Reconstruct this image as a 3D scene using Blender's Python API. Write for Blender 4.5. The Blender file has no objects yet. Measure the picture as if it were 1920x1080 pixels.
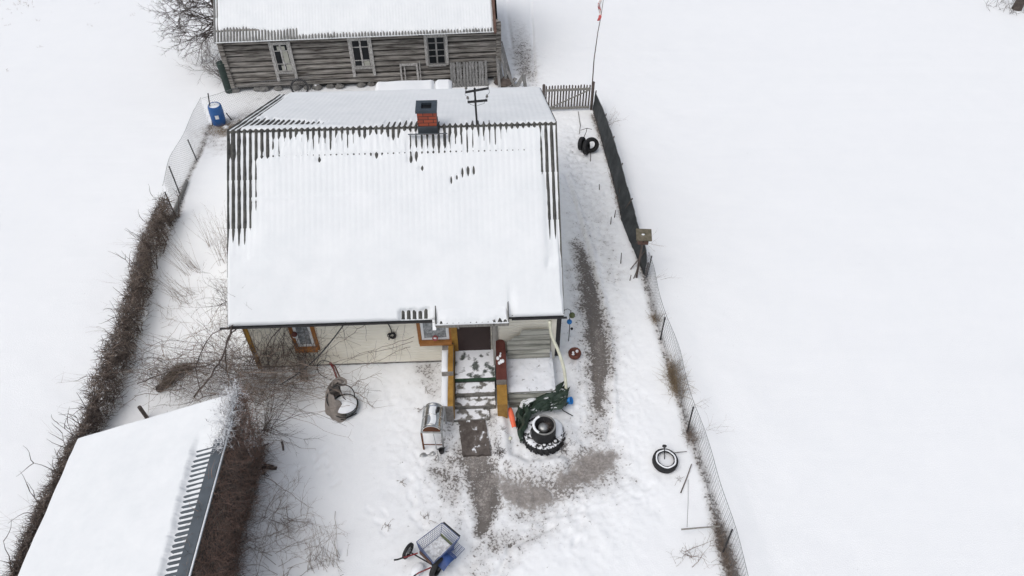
import bpy, math, random
import numpy as np
from mathutils import Vector, Matrix, noise

# ------------------------------------------------------------------ camera, sky, sun, exposure
FPX, PITCH, CH = 1370.0, math.radians(46), 16.0
sc = bpy.context.scene
col = sc.collection
cam_d = bpy.data.cameras.new('camera'); cam = bpy.data.objects.new('camera', cam_d); col.objects.link(cam)
cam.location = (0, 0, CH); cam.rotation_euler = (math.pi/2 - PITCH, 0, 0)
cam_d.sensor_width = 36; cam_d.lens = 36*FPX/1920; cam_d.clip_start = .1; cam_d.clip_end = 600
sc.camera = cam
w = bpy.data.worlds.new('World'); sc.world = w; w.use_nodes = True
nt = w.node_tree; bg = nt.nodes['Background']
sky = nt.nodes.new('ShaderNodeTexSky'); sky.sky_type = 'NISHITA'; sky.sun_disc = False
SUN_EL, SUN_AZ = math.radians(60), math.radians(-132)      # azimuth clockwise from +Y
sky.sun_elevation = SUN_EL; sky.sun_rotation = SUN_AZ; sky.dust_density = 4.0; sky.air_density = 1.0
hs = nt.nodes.new('ShaderNodeHueSaturation'); hs.inputs['Saturation'].default_value = .46
nt.links.new(sky.outputs[0], hs.inputs['Color']); nt.links.new(hs.outputs[0], bg.inputs[0])
bg.inputs[1].default_value = .15
sd = bpy.data.lights.new('sun', 'SUN'); sd.energy = .6; sd.angle = math.radians(60); sd.color = (1, .975, .94)
sun = bpy.data.objects.new('sun', sd); col.objects.link(sun)
dv = Vector((math.sin(SUN_AZ)*math.cos(SUN_EL), math.cos(SUN_AZ)*math.cos(SUN_EL), math.sin(SUN_EL)))
sun.rotation_euler = dv.to_track_quat('Z', 'Y').to_euler(); sun.location = dv*60
sc.view_settings.view_transform = 'Standard'; sc.view_settings.look = 'None'
sc.view_settings.gamma = 1; sc.view_settings.exposure = 0.0

# ------------------------------------------------------------------ survey helpers: points read off the photograph onto real planes
CT, ST = math.cos(PITCH), math.sin(PITCH)
def ray(px, py):
    x = (px-960)/FPX; y = (py-540)/FPX
    return Vector((x, CT-y*ST, -ST-y*CT))
def G(px, py, z=0.0):
    d = ray(px, py); t = (z-CH)/d.z
    return Vector((d.x*t, d.y*t, z))
def VY(px, py, Y):
    d = ray(px, py); t = Y/d.y
    return Vector((d.x*t, Y, CH+d.z*t))
class Frame:
    def __init__(s, o, deg):
        s.o = Vector(o); s.a = math.radians(deg); s.M = Matrix.Rotation(s.a, 4, 'Z'); s.M.translation = s.o; s.I = s.M.inverted()
    def lp(s, px, py, ax, val):
        o = s.I @ Vector((0, 0, CH)); d = s.I.to_3x3() @ ray(px, py)
        t = (val-o[ax])/d[ax]
        return o+d*t
    def plane(s, px, py, p0, n):
        o = s.I @ Vector((0, 0, CH)); d = s.I.to_3x3() @ ray(px, py)
        return o+d*((Vector(p0)-o).dot(n)/d.dot(n))

# ------------------------------------------------------------------ materials
def mat(name, col_=(.5, .5, .5), rough=.7, metal=0, var=.15, scale=8, bump=0, bscale=30, spec=.4, col2=None, stretch=None, thr=None, coords='Object', snow=0, snowscale=6):
    m = bpy.data.materials.new(name); m.use_nodes = True; t = m.node_tree; N = t.nodes; L = t.links
    b = N['Principled BSDF']; b.inputs['Roughness'].default_value = rough; b.inputs['Metallic'].default_value = metal
    b.inputs['Specular IOR Level'].default_value = spec
    tc = N.new('ShaderNodeTexCoord'); mp = N.new('ShaderNodeMapping'); L.new(tc.outputs[coords], mp.inputs[0])
    if stretch: mp.inputs['Scale'].default_value = stretch
    n = N.new('ShaderNodeTexNoise'); n.inputs['Scale'].default_value = scale; n.inputs['Detail'].default_value = 6; n.inputs['Roughness'].default_value = .65
    L.new(mp.outputs[0], n.inputs['Vector'])
    r = N.new('ShaderNodeValToRGB'); L.new(n.outputs[0], r.inputs[0])
    c2 = col2 or tuple(min(1, c*(1+var)) for c in col_); c1 = col_ if col2 else tuple(c*(1-var) for c in col_)
    lo, hi = thr or (.35, .65)
    r.color_ramp.elements[0].position = lo; r.color_ramp.elements[1].position = hi
    r.color_ramp.elements[0].color = (*c1, 1); r.color_ramp.elements[1].color = (*c2, 1)
    out = r.outputs[0]
    if snow > 0:      # snow lodged on faces that look up
        g = N.new('ShaderNodeNewGeometry'); sx = N.new('ShaderNodeSeparateXYZ'); L.new(g.outputs['Normal'], sx.inputs[0])
        n2 = N.new('ShaderNodeTexNoise'); n2.inputs['Scale'].default_value = snowscale; n2.inputs['Detail'].default_value = 5; L.new(tc.outputs[coords], n2.inputs['Vector'])
        a = N.new('ShaderNodeMath'); a.operation = 'MULTIPLY_ADD'; L.new(n2.outputs[0], a.inputs[0]); a.inputs[1].default_value = 1.2; L.new(sx.outputs[2], a.inputs[2])
        mr = N.new('ShaderNodeMapRange'); L.new(a.outputs[0], mr.inputs[0]); mr.inputs[1].default_value = 1.9-snow; mr.inputs[2].default_value = 2.02-snow
        mx = N.new('ShaderNodeMix'); mx.data_type = 'RGBA'; L.new(mr.outputs[0], mx.inputs['Factor']); L.new(out, mx.inputs['A']); mx.inputs['B'].default_value = (.82, .84, .87, 1)
        out = mx.outputs['Result']
    L.new(out, b.inputs['Base Color'])
    if bump:
        n3 = N.new('ShaderNodeTexNoise'); n3.inputs['Scale'].default_value = bscale; n3.inputs['Detail'].default_value = 5; L.new(mp.outputs[0], n3.inputs['Vector'])
        bp = N.new('ShaderNodeBump'); bp.inputs['Strength'].default_value = bump; bp.inputs['Distance'].default_value = .02
        L.new(n3.outputs[0], bp.inputs['Height']); L.new(bp.outputs[0], b.inputs['Normal'])
    return m

M = {}
M['snow'] = mat('snow', (.80, .825, .85), .75, var=.0, col2=(.85, .868, .885), scale=.9, bump=.25, bscale=9, spec=.2)
M['roofsnow'] = mat('roof_snow', (.74, .765, .78), .7, col2=(.79, .81, .822), scale=1.2, bump=.12, bscale=14, spec=.2)
M['asb'] = mat('asbestos_sheet', (.045, .046, .044), .9, col2=(.11, .108, .098), scale=7, bump=.5, bscale=60)
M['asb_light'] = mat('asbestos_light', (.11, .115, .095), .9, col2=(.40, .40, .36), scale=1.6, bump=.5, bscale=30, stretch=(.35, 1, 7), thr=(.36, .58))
M['asb_grey'] = mat('asbestos_grey', (.15, .15, .145), .9, col2=(.26, .26, .25), scale=9, bump=.5, bscale=60)
M['siding'] = mat('cream_siding', (.78, .74, .63), .6, col2=(.86, .83, .73), scale=2.2, bump=.15, bscale=40, thr=(.3, .7))
M['foundation'] = mat('foundation', (.10, .095, .085), .9, col2=(.26, .25, .23), scale=7, bump=.6)
M['ochre'] = mat('ochre_paint', (.24, .125, .022), .6, col2=(.38, .215, .045), scale=5, bump=.2)
M['orange'] = mat('orange_brown_paint', (.25, .095, .025), .55, col2=(.36, .16, .045), scale=4, bump=.2)
M['white'] = mat('white_pvc', (.72, .74, .75), .35, var=.04)
M['glass'] = mat('window_pane', (.14, .155, .165), .18, col2=(.36, .38, .39), scale=14, thr=(.4, .62), spec=.6)
M['darkglass'] = mat('dark_pane', (.012, .014, .016), .3, var=.3, spec=.15)
M['door'] = mat('dark_brown_door', (.032, .017, .015), .5, var=.12)
M['redbrown'] = mat('red_brown_paint', (.085, .022, .017), .6, col2=(.13, .04, .03), scale=6, bump=.3)
M['concrete'] = mat('concrete', (.17, .155, .14), .9, col2=(.34, .32, .30), scale=7, bump=.6, snow=.22, snowscale=5)
M['stepc'] = mat('step_concrete', (.10, .10, .09), .9, col2=(.25, .24, .22), scale=9, bump=.5, snow=.40, snowscale=5)
M['deck'] = mat('green_deck', (.05, .065, .058), .8, col2=(.13, .14, .13), scale=12, bump=.4, snow=.445, snowscale=4.5)
M['greenedge'] = mat('green_edge', (.018, .05, .025), .7, var=.4)
M['slab'] = mat('wet_slab', (.06, .048, .042), .6, col2=(.13, .112, .10), scale=6, bump=.4, snow=.16, snowscale=7)
M['post'] = mat('weathered_post', (.25, .24, .22), .8, var=.25, stretch=(4, 4, .5))
M['metal'] = mat('bright_metal', (.62, .62, .6), .22, metal=1, var=.1, scale=3, snow=.25)
M['rust'] = mat('rust', (.12, .045, .02), .8, var=.4)
M['steelframe'] = mat('galvanised_frame', (.42, .43, .43), .45, metal=.7, var=.15, snow=.2)
M['iron'] = mat('dark_iron', (.03, .03, .032), .6, metal=.3, var=.3)
M['wire'] = mat('galvanised_wire', (.20, .205, .21), .55, metal=.3, var=.2)
M['black'] = mat('black_rubber', (.014, .014, .015), .65, var=.4, bump=.3)
M['tyre'] = mat('tyre_rubber', (.014, .014, .015), .7, var=.4, bump=.3, snow=.12)
M['tyresnow'] = mat('snowy_tyre_rubber', (.016, .016, .017), .7, var=.4, bump=.3, snow=.45, snowscale=9)
M['flash'] = mat('grey_flashing', (.085, .10, .115), .5, metal=.2, var=.2, scale=2)
M['slate'] = mat('slate_metal', (.055, .07, .085), .4, metal=.3, var=.2)
M['blue'] = mat('blue_plastic', (.012, .075, .25), .45, col2=(.03, .13, .36), scale=3, thr=(.3, .75))
M['bluepaint'] = mat('blue_paint', (.03, .07, .22), .5, var=.3)
M['brightblue'] = mat('bright_blue', (.02, .20, .55), .4, var=.1)
M['olive'] = mat('olive_green', (.10, .12, .05), .5, var=.3)
M['darkgreen'] = mat('dark_green', (.012, .028, .022), .5, var=.4, snow=.2)
M['tarp'] = mat('green_tarpaulin', (.018, .032, .022), .5, col2=(.038, .06, .042), scale=5, bump=.6, bscale=9, snow=.36, snowscale=3)
M['fabric'] = mat('beige_fabric', (.20, .175, .155), .85, col2=(.33, .295, .265), scale=5, bump=.5)
M['red'] = mat('faded_red', (.22, .03, .03), .5, var=.25)
M['shovel'] = mat('orange_plastic', (.80, .15, .07), .4, var=.1)
M['cable'] = mat('black_cable', (.02, .02, .022), .6, var=.2)
M['cream'] = mat('cream_rubber', (.62, .62, .5), .6, var=.1)
M['terracotta'] = mat('terracotta', (.13, .045, .03), .7, var=.3)
M['net'] = mat('shade_netting', (.020, .024, .026), .75, col2=(.045, .05, .053), scale=3, bump=.6, bscale=18)
M['log'] = mat('weathered_log', (.05, .042, .036), .9, col2=(.38, .36, .33), scale=3.2, bump=1, bscale=12, stretch=(.35, 5, 5), thr=(.36, .66))
M['logdark'] = mat('dark_gap', (.022, .02, .018), .9, var=.3)
M['oldframe'] = mat('peeling_frame', (.20, .19, .18), .85, col2=(.58, .57, .55), scale=10, bump=.6, stretch=(3, 3, 1))
M['greyboard'] = mat('grey_board', (.13, .13, .125), .85, col2=(.32, .315, .31), scale=4, bump=.6, stretch=(6, 6, .7))
M['brownboard'] = mat('red_brown_board', (.085, .045, .033), .85, col2=(.16, .10, .08), scale=5, bump=.5)
M['stone'] = mat('field_stone', (.16, .155, .145), .85, var=.35, snow=.3)
M['twig'] = mat('twig_brown', (.14, .105, .085), .85, col2=(.29, .235, .195), scale=2.5)
M['twigdark'] = mat('twig_dark', (.055, .044, .040), .85, col2=(.13, .105, .092), scale=2.5)
M['reedbrown'] = mat('vine_red_brown', (.17, .10, .075), .85, col2=(.40, .27, .21), scale=2.2)
M['snowytwig'] = mat('twig_snowy', (.09, .07, .06), .8, var=.3, snow=.85)
M['drygrass'] = mat('dry_grass', (.20, .145, .09), .85, col2=(.32, .25, .17), scale=5)
M['curtain'] = mat('pale_curtain', (.38, .38, .33), .8, var=.1)
M['shedwall'] = mat('shed_boards', (.05, .042, .036), .9, col2=(.13, .115, .10), scale=3, stretch=(5, 5, .5))
def brick_mat():
    m = bpy.data.materials.new('red_brick'); m.use_nodes = True; t = m.node_tree; N = t.nodes; L = t.links; b = N['Principled BSDF']
    tc = N.new('ShaderNodeTexCoord'); sp = N.new('ShaderNodeSeparateXYZ'); L.new(tc.outputs['Object'], sp.inputs[0])
    ad = N.new('ShaderNodeMath'); ad.operation = 'ADD'; L.new(sp.outputs[0], ad.inputs[0]); L.new(sp.outputs[1], ad.inputs[1])
    cb = N.new('ShaderNodeCombineXYZ'); L.new(ad.outputs[0], cb.inputs[0]); L.new(sp.outputs[2], cb.inputs[1])
    k = N.new('ShaderNodeTexBrick'); L.new(cb.outputs[0], k.inputs['Vector']); k.inputs['Scale'].default_value = 1
    k.inputs['Brick Width'].default_value = .25; k.inputs['Row Height'].default_value = .095; k.inputs['Mortar Size'].default_value = .009
    k.inputs['Color1'].default_value = (.36, .075, .035, 1); k.inputs['Color2'].default_value = (.27, .055, .03, 1); k.inputs['Mortar'].default_value = (.05, .03, .025, 1)
    L.new(k.outputs[0], b.inputs['Base Color']); b.inputs['Roughness'].default_value = .8
    bp = N.new('ShaderNodeBump'); bp.inputs['Strength'].default_value = .5; bp.inputs['Distance'].default_value = .01; bp.invert = True
    L.new(k.outputs['Fac'], bp.inputs['Height']); L.new(bp.outputs[0], b.inputs['Normal'])
    return m
M['brick'] = brick_mat()

# ------------------------------------------------------------------ mesh builder
class MB:
    def __init__(s): s.v = []; s.f = []; s.m = []
    def add(s, vs, fs, mi=0):
        o = len(s.v); s.v += [tuple(p) for p in vs]; s.f += [tuple(i+o for i in f) for f in fs]; s.m += [mi]*len(fs); return s
    def box(s, lo, hi, mi=0, mtx=None):
        x0, y0, z0 = lo; x1, y1, z1 = hi
        vs = [Vector(p) for p in ((x0, y0, z0), (x1, y0, z0), (x1, y1, z0), (x0, y1, z0), (x0, y0, z1), (x1, y0, z1), (x1, y1, z1), (x0, y1, z1))]
        if mtx: vs = [mtx @ p for p in vs]
        return s.add(vs, [(0, 3, 2, 1), (4, 5, 6, 7), (0, 1, 5, 4), (1, 2, 6, 5), (2, 3, 7, 6), (3, 0, 4, 7)], mi)
    def bar(s, a, b, w_, h, mi=0, up=(0, 0, 1)):
        a = Vector(a); b = Vector(b); d = (b-a).normalized(); up = Vector(up)
        if abs(d.dot(up)) > .98: up = Vector((0, 1, 0))
        sx = d.cross(up).normalized()*w_/2; sy = sx.cross(d).normalized()*h/2
        vs = [a-sx-sy, a+sx-sy, a+sx+sy, a-sx+sy, b-sx-sy, b+sx-sy, b+sx+sy, b-sx+sy]
        return s.add(vs, [(0, 3, 2, 1), (4, 5, 6, 7), (0, 1, 5, 4), (1, 2, 6, 5), (2, 3, 7, 6), (3, 0, 4, 7)], mi)
    def tube(s, pts, r, n=6, mi=0, cap=True, closed=False):
        pts = [Vector(p) for p in pts]; k = len(pts); rs = r if isinstance(r, (list, tuple)) else [r]*k
        vs = []; px = None
        for i, p in enumerate(pts):
            if closed: d = pts[(i+1) % k]-pts[i-1]
            else: d = pts[min(i+1, k-1)]-pts[max(i-1, 0)]
            if d.length < 1e-9: d = Vector((0, 0, 1))
            d.normalize()
            if px is None:
                a = Vector((0, 0, 1)) if abs(d.z) < .9 else Vector((1, 0, 0)); px = d.cross(a).normalized()
            else:
                px = px-d*px.dot(d)
                px = px.normalized() if px.length > 1e-6 else d.orthogonal().normalized()
            py = d.cross(px)
            for j in range(n):
                t = 2*math.pi*j/n; vs.append(p+(px*math.cos(t)+py*math.sin(t))*rs[i])
        fs = []
        for i in range(k if closed else k-1):
            i2 = (i+1) % k
            for j in range(n):
                j2 = (j+1) % n; fs.append((i*n+j, i*n+j2, i2*n+j2, i2*n+j))
        if cap and not closed: fs.append(tuple(range(n-1, -1, -1))); fs.append(tuple(range((k-1)*n, k*n)))
        return s.add(vs, fs, mi)
    def lathe(s, prof, n=32, mi=0, mtx=None, wob=None):
        vs = []; fs = []
        for i, (r, z) in enumerate(prof):
            for j in range(n):
                t = 2*math.pi*j/n; rr = r*(1+(wob(i, j) if wob else 0)); p = Vector((rr*math.cos(t), rr*math.sin(t), z)); vs.append(mtx @ p if mtx else p)
        for i in range(len(prof)-1):
            for j in range(n):
                j2 = (j+1) % n; fs.append((i*n+j, i*n+j2, (i+1)*n+j2, (i+1)*n+j))
        if prof[-1][0] < 1e-3: pass
        return s.add(vs, fs, mi)
    def disc(s, c, nrm, r, n=24, mi=0):
        nrm = Vector(nrm).normalized(); a = nrm.orthogonal().normalized(); b = nrm.cross(a); c = Vector(c)
        return s.add([c+(a*math.cos(2*math.pi*j/n)+b*math.sin(2*math.pi*j/n))*r for j in range(n)], [tuple(range(n))], mi)
    def grid(s, fn, nu, nv, mi=0):
        vs = [fn(i/nu, j/nv) for j in range(nv+1) for i in range(nu+1)]
        fs = [(j*(nu+1)+i, j*(nu+1)+i+1, (j+1)*(nu+1)+i+1, (j+1)*(nu+1)+i) for j in range(nv) for i in range(nu)]
        return s.add(vs, fs, mi)
    def sphere(s, c, r, n=12, mi=0, sc_=(1, 1, 1), jit=0, rng=None):
        c = Vector(c); vs = []; k = n//2
        for i in range(k+1):
            th = math.pi*i/k
            for j in range(n):
                ph = 2*math.pi*j/n; q = 1+(rng.uniform(-jit, jit) if rng and 0 < i < k else 0)
                vs.append(c+Vector((math.sin(th)*math.cos(ph)*sc_[0], math.sin(th)*math.sin(ph)*sc_[1], math.cos(th)*sc_[2]))*r*q)
        fs = [(i*n+j, (i+1)*n+j, (i+1)*n+(j+1) % n, i*n+(j+1) % n) for i in range(k) for j in range(n)]
        return s.add(vs, fs, mi)
    def torus(s, R, r, mtx=None, n=32, k=10, mi=0, sq=1.0):
        vs = []
        for i in range(n):
            a = 2*math.pi*i/n
            for j in range(k):
                b = 2*math.pi*j/k; p = Vector(((R+r*math.cos(b))*math.cos(a), (R+r*math.cos(b))*math.sin(a), r*sq*math.sin(b)))
                vs.append(mtx @ p if mtx else p)
        fs = [(i*k+j, ((i+1) % n)*k+j, ((i+1) % n)*k+(j+1) % k, i*k+(j+1) % k) for i in range(n) for j in range(k)]
        return s.add(vs, fs, mi)
    def build(s, name, mats, parent=None, smooth=False, bevel=0):
        me = bpy.data.meshes.new(name); me.from_pydata(s.v, [], s.f)
        for m in (mats if isinstance(mats, (list, tuple)) else [mats]): me.materials.append(M[m] if isinstance(m, str) else m)
        me.polygons.foreach_set('material_index', s.m)
        if smooth: me.polygons.foreach_set('use_smooth', [True]*len(me.polygons))
        me.update(); o = bpy.data.objects.new(name, me); col.objects.link(o)
        if parent is not None: o.parent = parent
        if bevel:
            b = o.modifiers.new('bevel', 'BEVEL'); b.width = bevel; b.segments = 2; b.limit_method = 'ANGLE'
        return o
def tag(o, label, cat, group=None):
    o['label'] = label; o['category'] = cat
    if group: o['group'] = group
    return o
def thing(name, label, cat, loc=(0, 0, 0), rz=0, group=None):
    o = bpy.data.objects.new(name, None); o.location = loc; o.rotation_euler = (0, 0, rz); o.empty_display_size = .3; col.objects.link(o)
    return tag(o, label, cat, group)
def nz(x, y, z=0): return noise.noise(Vector((x, y, z)))
def TR(loc, rx=0, ry=0, rz=0):
    return Matrix.Translation(Vector(loc)) @ Matrix.Rotation(rz, 4, 'Z') @ Matrix.Rotation(ry, 4, 'Y') @ Matrix.Rotation(rx, 4, 'X')

# ------------------------------------------------------------------ snow cloth over a corrugated sheet (numpy)
def corr_sheet(name, mats, parent, org, U, Vv, W, Lv, pitch=.146, amp=.0255, phase=0., lap=1.15, thick=.012, rough_edge=0):
    """sheet in the plane org + u*U + v*Vv; v = 0 at the eave; overlapping courses"""
    org = Vector(org); U = Vector(U).normalized(); Vv = Vector(Vv).normalized(); Nn = U.cross(Vv)
    nu = int(W/pitch*8); rows = []
    v = 0; courses = max(1, round(Lv/lap)); cl = Lv/courses
    for c_ in range(courses):
        rows.append((c_*cl-(.05 if c_ else 0), .010)); rows.append(((c_+1)*cl, 0.0))
    mb = MB(); us = np.linspace(0, W, nu+1)
    vs = []; fs = []
    for r_, (v, h) in enumerate(rows):
        for u in us:
            e = amp*math.cos(2*math.pi*(u-phase)/pitch)
            vs.append(org+U*u+Vv*v+Nn*(e+h))
    n1 = nu+1
    for c_ in range(courses):
        a, b = 2*c_*n1, (2*c_+1)*n1
        fs += [(a+i, a+i+1, b+i+1, b+i) for i in range(nu)]
    # lower face of each course's end (thickness)
    for c_ in range(courses):
        o = len(vs); a = 2*c_*n1
        for i in range(n1): vs.append(Vector(vs[a+i])-Nn*thick)
        fs += [(o+i, o+i+1, a+i+1, a+i) for i in range(nu)]
    mb.add(vs, fs); return mb.build(name, mats, parent, smooth=False)

def vnoise(x, y, seed=0):
    """smooth value noise, numpy"""
    rs = np.random.RandomState(seed); T = rs.rand(256, 256)
    xi = np.floor(x).astype(int); yi = np.floor(y).astype(int); fx = x-xi; fy = y-yi
    fx = fx*fx*(3-2*fx); fy = fy*fy*(3-2*fy)
    a = T[xi % 256, yi % 256]; b = T[(xi+1) % 256, yi % 256]; c_ = T[xi % 256, (yi+1) % 256]; d = T[(xi+1) % 256, (yi+1) % 256]
    return (a*(1-fx)+b*fx)*(1-fy)+(c_*(1-fx)+d*fx)*fy
def fbm(x, y, seed=0, o=4):
    s_ = 0; a = .5
    for i in range(o): s_ = s_+a*vnoise(x*2**i, y*2**i, seed+i); a *= .5
    return s_
def sstep(a, b, x):
    t = np.clip((x-a)/(b-a), 0, 1); return t*t*(3-2*t)
def np_mesh(name, P, nu, nv, mats, parent=None, attrs=None):
    """P: (nv+1, nu+1, 3)"""
    me = bpy.data.meshes.new(name); n1 = nu+1; nvts = n1*(nv+1)
    me.vertices.add(nvts); me.vertices.foreach_set('co', P.reshape(-1).astype(np.float32))
    j, i = np.meshgrid(np.arange(nv), np.arange(nu), indexing='ij'); a = (j*n1+i).ravel()
    q = np.stack([a, a+1, a+1+n1, a+n1], 1).ravel().astype(np.int32); nf = nu*nv
    me.loops.add(nf*4); me.loops.foreach_set('vertex_index', q)
    me.polygons.add(nf); me.polygons.foreach_set('loop_start', np.arange(0, nf*4, 4, dtype=np.int32)); me.polygons.foreach_set('loop_total', np.full(nf, 4, np.int32))
    me.polygons.foreach_set('use_smooth', np.ones(nf, bool))
    for m in mats: me.materials.append(M[m] if isinstance(m, str) else m)
    me.update(calc_edges=True)
    for k, val in (attrs or {}).items():
        at = me.attributes.new(k, 'FLOAT', 'POINT'); at.data.foreach_set('value', val.ravel().astype(np.float32))
    o = bpy.data.objects.new(name, me); col.objects.link(o)
    if parent is not None: o.parent = parent
    return o
def snow_sheet(name, parent, org, U, Vv, W, Lv, tfn, pitch=.146, amp=.0255, phase=0., per=10, dv=.035, over=.03, seed=1):
    U = np.array(Vector(U).normalized()); Vn = np.array(Vector(Vv).normalized()); Nn = np.cross(U, Vn); org = np.array(org)
    nu = int(W/pitch*per); nv = int(Lv/dv)
    u = np.linspace(0, W, nu+1)[None, :].repeat(nv+1, 0); v = np.linspace(-over, Lv, nv+1)[:, None].repeat(nu+1, 1)
    t = tfn(u, v)
    wave = amp*np.cos(2*math.pi*(u-phase)/pitch)
    follow = .28*np.exp(-np.clip(t, 0, 1)/.035)*wave
    h = t+follow+(fbm(u*2.2, v*2.2, seed)-.47)*.02*sstep(.0, .05, t)
    # rounded borders
    eu = np.minimum(u, W-u); ev = np.minimum(v+over, Lv-v+.3)
    edge = sstep(0, .07, eu)*sstep(0, .06, ev)
    hh = np.where(h > 0, h*(.25+.75*edge), h)
    hh = np.maximum(hh, wave-.008)
    P = org+U*u[..., None]+Vn*v[..., None]+Nn*hh[..., None]
    # skirt
    def skirt(P, ax, first):
        sl = [slice(None)]*3; sl[ax] = slice(0, 1) if first else slice(-1, None)
        e = P[tuple(sl)]; hsl = hh if P.shape[:2] == hh.shape else None
        return e
    base = org+U*u[..., None]+Vn*v[..., None]+Nn*(-.012)
    P = np.concatenate([base[:1], P, base[-1:]], 0)
    l = P[:, :1].copy(); r_ = P[:, -1:].copy(); l[1:-1] = base[:, :1]; r_[1:-1] = base[:, -1:]
    P = np.concatenate([l, P, r_], 1)
    return np_mesh(name, P, nu+2, nv+2, ['roofsnow'], parent)

# ------------------------------------------------------------------ ground
def graded(a, b, lo, hi, step, far):
    mid = np.arange(lo, hi+1e-6, step)
    def tail(s0, end):
        out = []; x = s0; d = step
        while x < end: d = min(d*1.25, far); x += d; out.append(x)
        return np.array(out)
    L_ = -tail(-lo, -a)[::-1]; R_ = tail(hi, b)
    return np.concatenate([L_, mid, R_])
gx = graded(-90, 90, -12.6, 6.2, .042, 6); gy = graded(-25, 110, 5.8, 30.5, .046, 6)
X, Y = np.meshgrid(gx, gy)
def strokes(lst, soft=1.0):
    F = np.zeros_like(X)
    for path in lst:
        pts = [(G(px, py), r, s_) for px, py, r, s_ in path]
        segs = list(zip(pts, pts[1:])) if len(pts) > 1 else [(pts[0], pts[0])]
        for (a, ra, sa), (b, rb, sb) in segs:
            dx, dy = b.x-a.x, b.y-a.y; L2 = dx*dx+dy*dy+1e-9
            t = np.clip(((X-a.x)*dx+(Y-a.y)*dy)/L2, 0, 1); d = np.hypot(X-a.x-t*dx, Y-a.y-t*dy)
            r = ra+(rb-ra)*t; s_ = sa+(sb-sa)*t
            F = np.maximum(F, s_*(1-sstep(.25*soft, 1.0, d/r))) if soft > .8 else np.maximum(F, s_*np.exp(-(d/(r*soft*1.9))**2*1.1))
    return F
wob = 1+.5*(fbm(X*1.7, Y*1.7, 5)-.47)
dirt = 1.22*strokes([
    [(850, 1010, 1.6, .30), (900, 900, 1.6, .36), (1040, 910, 1.5, .36), (1110, 740, 1.1, .36), (1105, 560, 1.0, .34), (1100, 420, .9, .32), (1080, 260, .9, .26)],
    [(880, 862, .4, 1.1), (905, 905, .4, 1.2), (912, 945, .3, 1.2)],
    [(1088, 470, .2, 1.0), (1100, 510, .24, 1.2), (1115, 600, .3, 1.5), (1124, 690, .26, 1.45), (1122, 760, .22, 1.0)],
    [(1082, 455, .28, .75), (1096, 505, .38, .9), (1106, 560, .45, .95), (1120, 625, .5, 1.0), (1124, 690, .5, .9), (1122, 750, .4, .75), (1118, 830, .45, .55)],
    [(1070, 500, .3, .45), (1085, 560, .35, .5), (1095, 620, .4, .5), (1090, 720, .4, .4)],
    [(968, 40, .5, .2), (978, 95, .62, .72), (988, 135, .5, .7), (1000, 160, .4, .35)],
    [(1060, 300, .6, .25), (1110, 350, .6, .28), (1130, 430, .5, .36), (1150, 520, .5, .36)],
    [(882, 850, .55, 1.0), (903, 885, .42, 1.35), (912, 930, .38, 1.4), (908, 975, .24, 1.25), (900, 998, .18, 1.0)],
    [(908, 990, .35, .6), (930, 1015, .4, .72), (985, 1010, .35, .5), (1040, 985, .3, .35)],
    [(905, 1030, .5, .5), (890, 1070, .5, .5)],
    [(850, 780, .35, .55), (835, 830, .3, .45), (838, 880, .55, .78), (850, 930, .4, .6), (862, 970, .35, .35)],
    [(920, 780, .25, .5), (930, 840, .25, .45)],
    [(800, 690, .5, .55), (815, 730, .3, .45)],
    [(960, 900, .6, .7), (1010, 925, .7, .8), (1060, 905, .6, .75), (1110, 875, .75, .85), (1140, 850, .45, .7)],
    [(980, 960, .5, .55), (1060, 950, .4, .42), (1120, 900, .4, .4)],
    [(1000, 1000, .35, .45), (960, 1040, .3, .42), (940, 1078, .3, .35)],
    [(1120, 610, .3, .6), (1130, 700, .3, .5), (1110, 790, .45, .5)],
    [(400, 250, .6, .62), (432, 238, .7, .7), (470, 215, .7, .5), (500, 200, .5, .3)],
    [(420, 275, .6, .4), (390, 265, .4, .45)],
    [(480, 720, .8, .36), (560, 740, .4, .26)],
    [(500, 183, .8, .33), (560, 175, .8, .28)],
    [(1112, 215, .14, .7), (1150, 320, .14, .75), (1166, 400, .12, .6), (1200, 480, .2, .8), (1236, 630, .12, .6), (1262, 700, .16, .9), (1275, 745, .14, .8), (1300, 830, .16, .8), (1330, 920, .14, .75), (1356, 1020, .2, 1.0), (1375, 1078, .2, 1.0)],
    [(396, 236, .2, .7), (369, 300, .12, .7), (345, 350, .12, .7), (330, 405, .2, .9)],
    [(700, 840, .1, .2)],
    [(1190, 900, .2, .38)], [(1260, 885, .25, .2)],
], .6)*wob
wet = strokes([
    [(930, 900, .3, .8), (965, 922, .5, 1.05), (1010, 930, .5, 1.0), (1040, 938, .3, .7)],
    [(1060, 900, .35, .8), (1095, 885, .5, 1.1), (1130, 862, .45, 1.1), (1148, 850, .3, .8)],
    [(885, 830, .5, .5), (905, 900, .4, .7), (908, 960, .25, .5)], [(1122, 620, .3, .45), (1128, 740, .3, .4)],
    [(1040, 950, .3, .35), (1090, 945, .25, .3)],
], .5)*(1+.7*(fbm(X*2.6, Y*2.6, 8)-.47))
trod = strokes([
    [(700, 700, .8, .5), (780, 800, .9, .8), (850, 900, 1.2, 1), (900, 1000, 1.2, 1), (880, 1100, 1.3, 1)],
    [(1000, 920, 1.3, 1), (1110, 850, 1.2, 1), (1120, 700, 1.0, 1), (1110, 560, 1.0, 1), (1100, 430, 1.0, .9), (1080, 300, 1.0, .8), (1060, 230, .8, .7)],
    [(1000, 100, 1.0, .6), (990, 200, .8, .5)],
    [(600, 840, .7, .35), (650, 950, .7, .3)], [(1180, 920, .8, .7), (1080, 1010, .9, .6)],
], .75)
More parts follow.
